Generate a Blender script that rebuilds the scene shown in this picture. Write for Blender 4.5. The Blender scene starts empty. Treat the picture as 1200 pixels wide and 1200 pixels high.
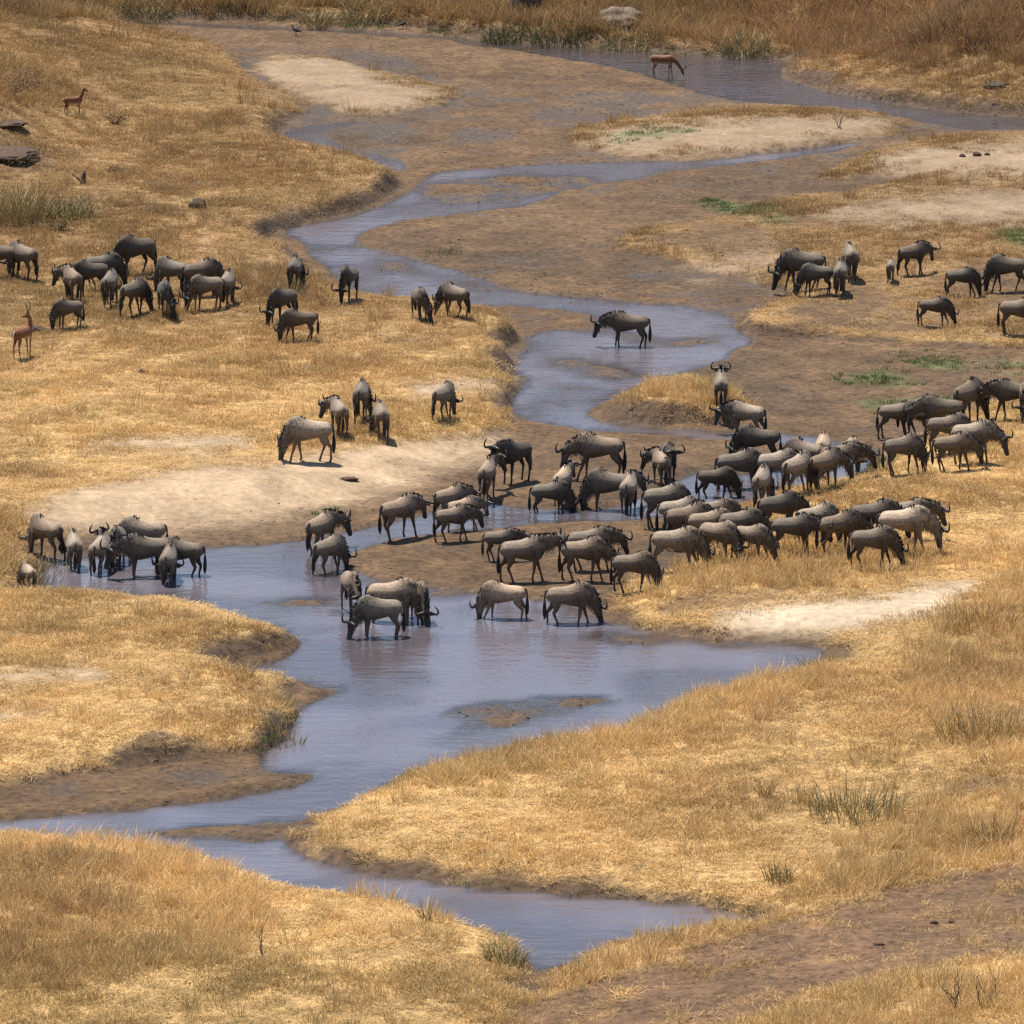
import bpy, bmesh, math, random
import numpy as np
from mathutils import Vector, Matrix

R = math.radians
scn = bpy.context.scene
COL = scn.collection

# ---------------------------------------------------------------- camera
CAM_H, PITCH, FPX = 46.0, R(12.0), 8700.0          # FPX: focal length in pixels of a 1200 px wide picture
cam = bpy.data.cameras.new('camera')
cam.sensor_width = 36.0
cam.lens = FPX / 1200.0 * 36.0
cam.clip_start, cam.clip_end = 1.0, 6000.0
cam_o = bpy.data.objects.new('camera', cam)
cam_o.location = (0, 0, CAM_H)
cam_o.rotation_euler = (R(90) - PITCH, 0, 0)
COL.objects.link(cam_o)
scn.camera = cam_o

# ---------------------------------------------------------------- sky, sun, exposure
SUN_EL, SUN_AZ = R(69), R(-42)        # azimuth from +Y (away from the camera), negative = to the left
world = bpy.data.worlds.new('World')
scn.world = world
world.use_nodes = True
wn, wl = world.node_tree.nodes, world.node_tree.links
wn.clear()
sky = wn.new('ShaderNodeTexSky')
sky.sky_type = 'NISHITA'
sky.sun_disc = False
sky.sun_elevation = SUN_EL
sky.sun_rotation = SUN_AZ
sky.altitude = 1000.0
sky.air_density = 1.0
sky.dust_density = 1.0
sky.ozone_density = 1.0
bg = wn.new('ShaderNodeBackground')
bg.inputs['Strength'].default_value = 0.095
wo = wn.new('ShaderNodeOutputWorld')
wl.new(sky.outputs[0], bg.inputs[0])
wl.new(bg.outputs[0], wo.inputs[0])

sun = bpy.data.lights.new('sun', 'SUN')
sun.energy = 4.8
sun.angle = R(0.5)
sun.color = (1.0, 0.925, 0.81)
sun_o = bpy.data.objects.new('sun', sun)
sd = Vector((math.sin(SUN_AZ) * math.cos(SUN_EL), math.cos(SUN_AZ) * math.cos(SUN_EL), math.sin(SUN_EL)))
sun_o.rotation_euler = (-sd).to_track_quat('-Z', 'Y').to_euler()
sun_o.location = (-40, 200, 120)
COL.objects.link(sun_o)

scn.view_settings.view_transform = 'Standard'
scn.view_settings.look = 'None'
scn.view_settings.exposure = 0.62
scn.view_settings.gamma = 1.0
scn.view_settings.use_curve_mapping = False
scn.cycles.use_denoising = False
scn.cycles.filter_width = 1.4
scn.cycles.max_bounces = 4
scn.cycles.diffuse_bounces = 2
scn.cycles.transparent_max_bounces = 12
rng = np.random.default_rng(7)
random.seed(7)

# ---------------------------------------------------------------- picture <-> place
CP, SP = math.cos(PITCH), math.sin(PITCH)

def pix(px, py, z=0.0):
    """pixel of the 1200 px photograph -> place on the level z"""
    px = np.asarray(px, float); py = np.asarray(py, float)
    cx = (px - 600) / FPX; cy = (600 - py) / FPX
    dx, dy, dz = cx, CP + cy * SP, -SP + cy * CP
    t = (z - CAM_H) / dz
    return dx * t, dy * t

def proj(x, y, z):
    zz = z - CAM_H
    d = y * CP - zz * SP
    v = y * SP + zz * CP
    return 600 + FPX * x / d, 600 - FPX * v / d

# ---------------------------------------------------------------- noise and distance helpers
def _h(ix, iy, seed):
    n = (ix.astype(np.int64) * 374761393 + iy.astype(np.int64) * 668265263 + seed * 974634777) & 0xffffffff
    n = ((n ^ (n >> 13)) * 1274126177) & 0xffffffff
    return ((n ^ (n >> 16)) & 0xffff) / 65535.0

def vnoise(x, y, seed=0):
    x = np.asarray(x, float); y = np.asarray(y, float)
    ix, iy = np.floor(x), np.floor(y)
    fx, fy = x - ix, y - iy
    fx = fx * fx * (3 - 2 * fx); fy = fy * fy * (3 - 2 * fy)
    a = _h(ix, iy, seed); b = _h(ix + 1, iy, seed); c = _h(ix, iy + 1, seed); d = _h(ix + 1, iy + 1, seed)
    return (a * (1 - fx) + b * fx) * (1 - fy) + (c * (1 - fx) + d * fx) * fy

def fbm(x, y, size, seed=0, octaves=4):
    """about -1..1"""
    s, amp, tot = 0.0, 1.0, 0.0
    f = 1.0 / size
    for o in range(octaves):
        s = s + amp * (vnoise(x * f + o * 17.3, y * f + o * 9.1, seed + o * 31) * 2 - 1)
        tot += amp
        amp *= 0.5; f *= 2.03
    return s / tot * 1.5

def smooth(e0, e1, v):
    t = np.clip((v - e0) / (e1 - e0), 0, 1)
    return t * t * (3 - 2 * t)

def chaikin(P, n=1):
    P = np.asarray(P, float)
    for _ in range(n):
        Q = np.roll(P, -1, 0)
        P = np.stack([P * .75 + Q * .25, P * .25 + Q * .75], 1).reshape(-1, 2)
    return P

def sdf(X, Y, P):
    """signed distance to a closed outline, positive inside"""
    P = np.asarray(P, float)
    d2 = np.full(X.shape, 1e18)
    ins = np.zeros(X.shape, bool)
    for (ax, ay), (bx, by) in zip(P, np.roll(P, -1, 0)):
        ex, ey = bx - ax, by - ay
        L = ex * ex + ey * ey
        if L < 1e-12:
            continue
        wx, wy = X - ax, Y - ay
        t = np.clip((wx * ex + wy * ey) / L, 0, 1)
        qx, qy = wx - ex * t, wy - ey * t
        np.minimum(d2, qx * qx + qy * qy, out=d2)
        if ay != by:
            c = ((ay > Y) != (by > Y)) & (X < (Y - ay) / (by - ay) * ex + ax)
            ins ^= c
    d = np.sqrt(d2)
    return np.where(ins, d, -d)

def wpoly(P, n=1):
    P = chaikin(P, n)
    x, y = pix(P[:, 0], P[:, 1])
    return np.stack([x, y], 1)

# ---------------------------------------------------------------- outlines traced on the photograph (level of the water)
BANKS = {
 'left': ([(-900,28),(0,28),(100,31),(200,42),(270,62),(290,88),(335,108),(372,128),(345,140),(322,152),(318,160),(340,170),(385,178),
   (430,190),(470,212),(464,228),(420,248),(378,259),(340,266),(318,272),(316,286),(345,298),(360,318),(378,336),(415,347),(470,355),
   (540,359),(580,372),(604,392),(600,414),(588,436),(606,452),(592,468),(588,480),(608,496),(592,512),(545,538),(450,572),(330,598),
   (200,615),(90,628),(30,645),(45,668),(20,695),(-900,695)], .55, 3.4),
 'tongue': ([(-900,702),(0,700),(60,697),(150,705),(240,714),(300,732),(338,746),(352,756),(320,770),(272,778),(258,788),(285,798),
   (335,800),(354,816),(346,842),(322,870),(296,888),(200,894),(100,910),(0,925),(-900,960)], .5, 3.2),
 'right': ([(2100,400),(1300,450),(1200,470),(1150,485),(1100,505),(1045,536),(1022,552),(1000,562),(930,577),(870,592),(842,606),
   (850,625),(800,655),(760,674),(715,697),(698,714),(735,733),(800,742),(850,748),(935,752),(978,760),(985,775),(960,786),(930,793),
   (880,804),(830,817),(760,851),(680,871),(600,881),(500,906),(460,916),(430,938),(395,958),(345,972),(332,986),(355,1001),(420,1019),
   (520,1035),(640,1047),(760,1057),(890,1070),(880,1088),(770,1099),(700,1117),(650,1137),(622,1165),(600,1300),(560,2400),(2100,2400)], .5, 3.4),
 'near': ([(-900,1000),(0,985),(60,983),(170,989),(250,1009),(310,1037),(390,1049),(460,1065),(530,1085),(590,1097),(618,1126),
   (614,1148),(630,1300),(620,2400),(-900,2400)], .5, 3.2),
 'islet': ([(696,491),(735,463),(790,449),(845,455),(880,478),(888,494),(850,502),(760,499)], .45, 2.0),
 'flats': ([(858,390),(888,360),(930,348),(900,335),(840,322),(760,306),(700,290),(720,275),(820,262),(900,240),(1000,225),(1100,205),
   (1200,195),(2100,190),(2100,400),(1200,415),(1100,408),(1000,404),(920,400)], .3, 3.0),
 'upper_bar': ([(655,166),(690,147),(780,134),(900,131),(1000,134),(1066,150),(1050,162),(950,175),(820,184),(720,187)], .32, 3.0),
 'upper_sand': ([(1010,178),(1080,165),(1200,160),(2100,155),(2100,204),(1200,204),(1050,210),(930,216)], .25, 3.0),
 'bar_left': ([(290,68),(350,64),(410,68),(430,80),(480,92),(540,110),(500,130),(420,140),(370,128),(300,95)], .2, 4.0),
}
FAR = [(-900,12),(0,21),(200,24),(300,26),(400,32),(480,35),(540,43),(640,51),(720,57),(800,62),(860,67),(935,70),(914,82),(930,97),
   (990,113),(1070,125),(1130,131),(1200,138),(2100,165),(2100,-700),(-900,-700)]
WATER = [
 ([(-900,14),(0,22),(200,26),(400,34),(480,38),(560,46),(560,50),(400,41),(200,31),(0,26),(-900,19)], .12, .03),
 ([(520,44),(640,52),(800,63),(935,70),(915,84),(930,98),(1070,126),(1200,139),(2100,165),(2100,175),(1200,152),(1130,153),(1080,141),
   (1000,130),(900,122),(830,112),(790,98),(730,82),(640,66),(540,54)], .075, .045),
 ([(322,160),(345,150),(385,143),(430,142),(412,150),(372,156),(400,172),(480,190),(470,205),(430,190),(380,177),(335,168)], .045, .05),
 ([(1015,163),(950,173),(850,186),(760,190),(640,192),(540,199),(500,206),(472,230),(420,250),(345,265),(330,273),(350,292),(385,320),
   (420,346),(480,354),(560,359),(640,362),(690,370),(690,382),(640,388),(612,398),(606,430),(622,450),(597,472),(614,493),(680,503),
   (760,512),(850,518),(1000,526),(1035,536),(1040,526),(940,508),(860,505),(760,500),(690,490),(702,480),(740,458),(790,444),(850,424),
   (890,398),(862,378),(840,364),(780,354),(700,348),(600,340),(570,326),(480,303),(415,283),(440,266),(560,249),(620,240),(700,216),
   (800,200),(900,190),(1010,173)], .085, .06),
 ([(1035,528),(960,546),(860,556),(805,552),(745,590),(690,600),(610,592),(545,586),(480,606),(400,627),(330,636),(240,640),(150,648),
   (55,662),(50,690),(100,698),(200,706),(300,728),(345,746),(358,756),(322,774),(268,783),(290,798),(340,800),(356,816),(352,842),
   (328,872),(300,892),(320,905),(390,908),(300,929),(150,946),(0,960),(-900,1005),(-900,1040),(0,993),(170,990),(250,1010),(310,1038),
   (390,1050),(460,1066),(530,1086),(590,1098),(622,1128),(625,1145),(650,1135),(700,1115),(770,1097),(870,1088),(888,1072),(760,1054),
   (640,1044),(520,1032),(420,1016),(355,998),(334,985),(345,970),(395,956),(430,936),(460,913),(500,903),(600,878),(680,868),(760,848),
   (830,813),(880,801),(930,790),(960,784),(980,772),(970,760),(930,754),(800,746),(735,737),(690,718),(640,702),(560,692),(480,682),
   (405,670),(395,655),(440,641),(480,631),(560,622),(640,614),(720,612),(800,603),(880,589),(960,571),(1022,556)], .16, .045),
]
BARS = [([(308,802),(340,795),(400,797),(432,808),(400,819),(360,827),(345,815)], .24), ([(470,838),(560,814),(690,810),(755,822),(650,842),(560,854)], .15),
 ([(285,707),(330,700),(405,697),(402,709),(340,716)], .20), ([(120,975),(200,966),(330,956),(430,946),(440,952),(330,988),(240,992),(180,985)], .19),
 ([(330,990),(420,1012),(560,1034),(760,1054),(740,1060),(560,1046),(420,1030),(340,1006)], .17),
 ([(480,858),(560,845),(620,850),(540,868)], .165), ([(480,215),(560,208),(680,204),(720,212),(640,232),(560,240),(500,238)], .12),
 ([(760,742),(850,750),(940,760),(930,768),(820,760)], .19), ([(560,1092),(600,1090),(640,1092),(600,1095)], .2),
 ([(640,414),(720,428),(780,440),(720,448),(660,438)], .10), ([(640,374),(700,370),(760,394),(860,400),(780,410),(680,394)], .11),
 ([(360,720),(420,712),(500,716),(430,726)], .165), ([(380,676),(430,672),(520,684),(600,700),(520,704),(430,694)], .18), ([(690,738),(760,745),(800,756),(740,760),(690,750)], .165),
 ([(0,950),(120,940),(240,925),(330,912),(390,914),(300,934),(150,952),(0,966)], .12), ([(420,300),(520,318),(600,338),(560,344),(470,322)], .09), ([(560,330),(700,340),(820,356),(760,360),(640,352)], .09)]
CUTS = [(330,158,2.2),(460,222,2.4),(415,250,2.4),(330,276,2.0),(602,400,2.4),(590,432,2.4),(600,470,1.5),(335,862,1.4),(290,785,2.2),(180,896,1.2),(870,388,2.2),(900,396,2.5),(780,500,2.0),(935,100,3.0),(1000,115,3.0),(1080,126,3.0),(1150,133,3.0),(370,300,1.6)]

# ---------------------------------------------------------------- ground: one sheet, dense where the photograph looks
xs_d = np.arange(-29.0, 29.01, 0.115)
ys_d = np.arange(152.0, 372.0, 0.30)
def tails(a, n, lo, hi):
    st0 = a[1] - a[0]
    left = a[0] - np.geomspace(st0 * 2, a[0] - lo, n)
    right = a[-1] + np.geomspace(st0 * 2, hi - a[-1], n)
    return np.concatenate([left[::-1], a, right])
xs = tails(xs_d, 22, -2200, 2200)
ys = tails(ys_d, 22, -600, 4500)
GX, GY = np.meshgrid(xs, ys)

edge_n = fbm(GX, GY, 2.6, 3, 3)
edge_n2 = fbm(GX, GY, 0.7, 5, 2)
bank_h = np.zeros_like(GX); bank_d = np.full(GX.shape, -1e9)
cutw = np.zeros_like(GX)
for (cx, cy, cr) in CUTS:
    wx, wy = pix(cx, cy)
    cutw = np.maximum(cutw, np.exp(-(((GX - wx) / cr) ** 2 + ((GY - wy) / (cr * 1.6)) ** 2)))
for name, (P, H, W) in BANKS.items():
    d = sdf(GX, GY, wpoly(P)) + edge_n * .30 + edge_n2 * .10
    bank_d = np.maximum(bank_d, d)
    w = W * (1 - .72 * cutw)
    hh = H * (1 + .35 * cutw)
    t = np.clip(d / w, 0, 1)
    bank_h = np.maximum(bank_h, hh * (1 - (1 - t) ** 2.2))
far_d = sdf(GX, GY, wpoly(FAR)) + edge_n * .35
t = np.clip(far_d, 0, None)
far_h = np.where(t > 0, .45 * np.clip(t / .8, 0, 1) + np.minimum(t, 70) * .23 * smooth(0, 8, t), 0)
far_h *= 1 + .12 * fbm(GX, GY, 14, 41, 3)
bank_d = np.maximum(bank_d, far_d)

mud_n = fbm(GX, GY, 1.6, 11, 4)
mud_h = .05 + .045 * mud_n + .045 * fbm(GX, GY, 9, 12, 2)
mud_h = np.clip(mud_h + .015, .022, .3)
for P, depth, amp in WATER:
    d = sdf(GX, GY, wpoly(P)) + edge_n * .22 + edge_n2 * .10
    k = smooth(-.15, .35, d)
    bed = -depth + amp * (.9 * fbm(GX, GY, 2.2, 21, 4) + .5 * fbm(GX, GY, .7, 22, 3))
    mud_h = mud_h * (1 - k) + bed * k
for P, lift in BARS:
    d = sdf(GX, GY, wpoly(P)) + edge_n * .25
    mud_h = mud_h + lift * smooth(-.6, .9, d) * (1 + .35 * fbm(GX, GY, .8, 23, 3))
H_ = mud_h + bank_h + far_h
H_ += cutw * smooth(0, .3, bank_d) * smooth(2.5, 1.0, bank_d) * (.10 * fbm(GX, GY, .55, 53, 3) + .07 * fbm(GX, GY, 1.5, 54, 2))
H_ += smooth(.012, .05, mud_h) * smooth(.8, 0, bank_d) * (.010 * fbm(GX, GY, .5, 55, 2))
inb = smooth(0, 1.5, bank_d)
H_ += inb * (.05 * fbm(GX, GY, 1.3, 51, 3) + .10 * fbm(GX, GY, 5.0, 52, 3))
# rising ground of the left hillside, and the slope under the photographer's bluff
def bump(px, py, rx, ry, h):
    wx, wy = pix(px, py)
    return h * np.exp(-(((GX - wx) / rx) ** 2 + ((GY - wy) / ry) ** 2)) * smooth(0, 5, bank_d)
H_ += bump(-60, 175, 3.2, 8, 2.0) + bump(-150, 120, 6, 22, 2.2) + bump(60, 90, 6, 16, .5)
H_ += bump(1180, 1190, 5, 6, .5) + bump(1130, 930, 2.5, 5, .35) + bump(100, 1080, 4, 7, .25)
H_ += np.clip(150 - GY, 0, 150) * .02
H_ += np.clip(152 - GY, 0, 110) ** 1.3 * .03 * smooth(0, 40, 150 - GY)
outer = smooth(29, 120, np.abs(GX))
H_ += outer * (1.2 + 1.5 * (fbm(GX, GY, 60, 71, 3) + 1))
H_ = np.maximum(H_, -.4)
GU, GV = proj(GX, GY, H_)

# cover masks, evaluated where each bit of ground lies
WU = GU + 14 * fbm(GX, GY, 1.8, 81, 3) + 5 * edge_n2
WV = GV + 4.5 * fbm(GX, GY, 2.4, 82, 3)
def mask(P, soft=8.0):
    return smooth(-soft, soft, sdf(WU, WV * 1.0, chaikin(P)))
def masks(Ps, soft=8.0):
    m = np.zeros_like(GX)
    for P in Ps:
        m = np.maximum(m, mask(P, soft))
    return m
SAND = [[(10,606),(80,576),(180,552),(310,540),(420,524),(540,508),(600,522),(510,560),(380,592),(250,612),(120,620)],
        [(290,70),(350,63),(410,67),(440,82),(480,92),(540,112),(470,132),(400,138),(360,118),(300,92)],
        [(700,150),(800,138),(920,134),(1000,136),(1060,150),(1000,164),(880,176),(760,182),(690,172)],
        [(1010,185),(1080,170),(1200,164),(1300,164),(1300,206),(1200,204),(1050,208)],
        [(980,240),(1200,222),(1300,222),(1300,255),(1100,262),(960,255)],
        [(800,320),(880,298),(920,300),(880,318),(830,328)], [(470,455),(560,440),(590,452),(540,466),(480,468)],
        [(-60,790),(60,783),(115,786),(110,796),(30,800),(-60,806)], [(-60,833),(45,832),(40,843),(-60,846)], [(100,520),(200,512),(300,515),(260,530),(150,532)]]
SANDW = [[(835,731),(868,713),(940,701),(1040,695),(1120,681),(1142,684),(1105,715),(1040,734),(960,744),(890,744)]]
DIRT = [[(520,1230),(600,1185),(700,1150),(790,1118),(880,1090),(960,1062),(1060,1032),(1150,1012),(1300,1000),(1300,1110),(1150,1120),(1050,1140),(950,1165),(850,1200),(800,1230)],
        [(1100,925),(1160,915),(1300,905),(1300,925),(1180,930)]]
DIRTL = [[(-40,155),(20,160),(60,185),(110,190),(60,200),(-40,205)], [(720,735),(800,740),(930,748),(930,756),(800,752),(730,745)],
         [(820,690),(900,690),(960,686),(900,700),(840,715),(780,725),(770,712)], [(440,395),(500,392),(540,400),(480,406)], [(860,380),(930,400),(1000,404),(880,396)]]
GREEN = [[(1040,408),(1100,418),(1200,420),(1300,430),(1200,442),(1120,436),(1050,424)], [(960,438),(1020,436),(1050,446),(980,450)], [(880,255),(935,250),(930,262),(885,264)],
         [(800,240),(870,236),(930,246),(860,252)], [(1000,470),(1110,462),(1130,470),(1030,478)], [(370,596),(400,594),(405,602),(375,604)], [(1170,268),(1300,262),(1300,296),(1180,290)],
         [(690,165),(760,150),(820,148),(800,160)], [(1020,432),(1060,440),(1090,452),(1020,448)]]
sand = masks(SAND, 19); sandw = masks(SANDW, 13); dirt = masks(DIRT, 10); dirtl = masks(DIRTL, 6); green = masks(GREEN, 5)
# outside the dense part nothing is traced
track_n = fbm(GX, GY, .9, 91, 3)
dirt = np.clip(dirt * (1.05 + .55 * track_n), 0, 1)
bank = smooth(.0, .9, bank_d)
grass = smooth(.05, .75, bank_d + .35 * edge_n2) * (1 - np.clip(sand * 1.25 + .3 * track_n * (sand > .02), 0, 1)) * (1 - sandw) * (1 - .96 * dirt) * (1 - .6 * dirtl)
lowgrass = smooth(.3, 1, sdf(GX, GY, wpoly(BANKS['flats'][0])) / 2)
patch = smooth(-.25, .35, fbm(GX, GY, 3.5, 95, 4))
grass *= 1 - lowgrass * (1 - (.08 + .55 * patch))
cutbare = np.clip(cutw * 1.3, 0, 1) * smooth(1.1, .25, bank_d + .4 * edge_n2)
grass *= 1 - .7 * cutbare
far_shade = smooth(520, 300, GV)                    # cloud shade over the upper reach, put into its grass and sand colours
def C(*c): return np.array(c)
def mixc(a, b, m): return a * (1 - m[..., None]) + b * m[..., None]
n1 = fbm(GX, GY, 1.0, 101, 4)[..., None]; n2 = fbm(GX, GY, 6.0, 102, 3)[..., None]
MUD = C(.112, .066, .033); MUDW = C(.070, .047, .029); MUDL = C(.158, .097, .049)
SANDC = C(.43, .315, .198); SANDWC = C(.46, .362, .248); DIRTC = C(.165, .094, .050); STRAW = C(.48, .31, .130); STRAW_SHADE = C(.30, .190, .085); GREENC = C(.085, .115, .038)
colr = MUD * (1 + .22 * n1 + .15 * n2)
dry = smooth(.03, .16, H_ + .05 * n1[..., 0])
colr = mixc(colr, MUDL * (1 + .2 * n1), dry * .55 * (1 - bank * .5))
wet = smooth(.055, .012, H_)
colr = mixc(colr, MUDW * (1 + .2 * n1), smooth(.05, .6, fbm(GX, GY, 6.5, 121, 4)) * .6 * (1 - bank))
colr = mixc(colr, MUDL * 1.1 * (1 + .2 * n1), smooth(.2, .8, fbm(GX, GY, 9.0, 122, 4)) * .5 * (1 - bank))
colr = mixc(colr, MUDW * np.ones_like(colr), wet * .8)
soil = mixc(STRAW * (1 + .2 * n1 + .12 * n2), STRAW_SHADE * (1 + .25 * n1 + .15 * n2), far_shade)  # straw soil blends to a browner tone that paints in the cloud shade
colr = mixc(colr, soil, np.clip(grass * 1.1, 0, 1))
colr = mixc(colr, C(.095, .058, .036) * (1 + .35 * n1), np.clip(cutbare * bank * 1.2, 0, 1) * .8)
edge_dark = smooth(-.3, .02, bank_d) * smooth(.75, .25, bank_d) * (1 - .8 * sand) * np.clip(.55 + .6 * cutw + .5 * smooth(0, .2, far_h) + .4 * n1[..., 0], 0, 1)
colr = mixc(colr, C(.075, .048, .031) * (1 + .3 * n1), edge_dark * .85)
colr = mixc(colr, SANDC * (1 + .10 * n1 + .06 * n2) * (1 - .36 * far_shade[..., None]), np.clip(sand * (.9 + .3 * track_n), 0, 1) * smooth(.02, .09, H_))  # sand darkened in the upper reach, painted cloud shade
colr = mixc(colr, SANDWC * (1 + .12 * n1 + .08 * n2), sandw)
colr = mixc(colr, DIRTC * (1 + .25 * n1), np.clip(dirt + dirtl * .7, 0, 1) * .9)
colr = mixc(colr, GREENC * (1 + .3 * n1), green * .75 * np.clip(.7 + track_n, 0, 1))
colr = np.clip(colr, .01, .9)

ny, nx = GX.shape
def grid_mesh(name, X, Y, Z):
    ny, nx = X.shape
    me = bpy.data.meshes.new(name)
    co = np.stack([X, Y, Z], -1).reshape(-1, 3).astype(np.float32)
    i = np.arange(ny * nx).reshape(ny, nx)
    f = np.stack([i[:-1, :-1], i[:-1, 1:], i[1:, 1:], i[1:, :-1]], -1).reshape(-1, 4).astype(np.int32)
    me.vertices.add(len(co)); me.vertices.foreach_set('co', co.ravel())
    me.loops.add(f.size); me.loops.foreach_set('vertex_index', f.ravel())
    me.polygons.add(len(f)); me.polygons.foreach_set('loop_start', np.arange(0, f.size, 4, dtype=np.int32))
    me.polygons.foreach_set('use_smooth', np.ones(len(f), bool))
    me.update()
    return me
def add_col(me, name, c):
    a = me.attributes.new(name, 'FLOAT_COLOR', 'POINT')
    c = np.concatenate([c.reshape(-1, 3), np.ones((c.size // 3, 1))], 1)
    a.data.foreach_set('color', c.astype(np.float32).ravel())
def add_float(me, name, v):
    a = me.attributes.new(name, 'FLOAT', 'POINT')
    a.data.foreach_set('value', np.asarray(v, np.float32).ravel())

def height_at(x, y):
    """bilinear height of the dense sheet"""
    return samp(H_, x, y)
def samp(A, x, y):
    x = np.clip(np.asarray(x, float), xs_d[0], xs_d[-1] - .01); y = np.clip(np.asarray(y, float), ys_d[0], ys_d[-1] - .01)
    i0 = 22; j0 = 22
    fx = (x - xs_d[0]) / .115; fy = (y - ys_d[0]) / .30
    ix = np.minimum(fx.astype(int), len(xs_d) - 2); iy = np.minimum(fy.astype(int), len(ys_d) - 2)
    fx = fx - ix; fy = fy - iy
    a = A[iy + j0, ix + i0]; b = A[iy + j0, ix + 1 + i0]; c = A[iy + 1 + j0, ix + i0]; d = A[iy + 1 + j0, ix + 1 + i0]
    return (a * (1 - fx) + b * fx) * (1 - fy) + (c * (1 - fx) + d * fx) * fy
def on_ground(px, py):
    """where the sight line through a pixel meets the ground"""
    z = 0.0
    for _ in range(25):
        x, y = pix(px, py, z)
        z = z * .4 + .6 * float(height_at(x, y))
    return float(x), float(y), float(height_at(x, y))

# ---------------------------------------------------------------- materials
def mat(name):
    m = bpy.data.materials.new(name); m.use_nodes = True
    nt = m.node_tree
    return m, nt.nodes, nt.links, nt.nodes['Principled BSDF']
def simple(name, col, rough=.8, noise=0.25, scale=30, spec=.3):
    m, N, L, b = mat(name)
    t = N.new('ShaderNodeTexNoise'); t.inputs['Scale'].default_value = scale; t.inputs['Detail'].default_value = 4
    tc = N.new('ShaderNodeTexCoord'); L.new(tc.outputs['Object'], t.inputs['Vector'])
    r = N.new('ShaderNodeMapRange'); r.inputs['To Min'].default_value = 1 - noise; r.inputs['To Max'].default_value = 1 + noise
    r.inputs['From Min'].default_value = .3; r.inputs['From Max'].default_value = .7
    L.new(t.outputs[0], r.inputs['Value'])
    mx = N.new('ShaderNodeVectorMath'); mx.operation = 'SCALE'; mx.inputs[0].default_value = col
    L.new(r.outputs[0], mx.inputs['Scale']); L.new(mx.outputs[0], b.inputs['Base Color'])
    b.inputs['Roughness'].default_value = rough
    b.inputs['Specular IOR Level'].default_value = spec
    return m

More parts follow.
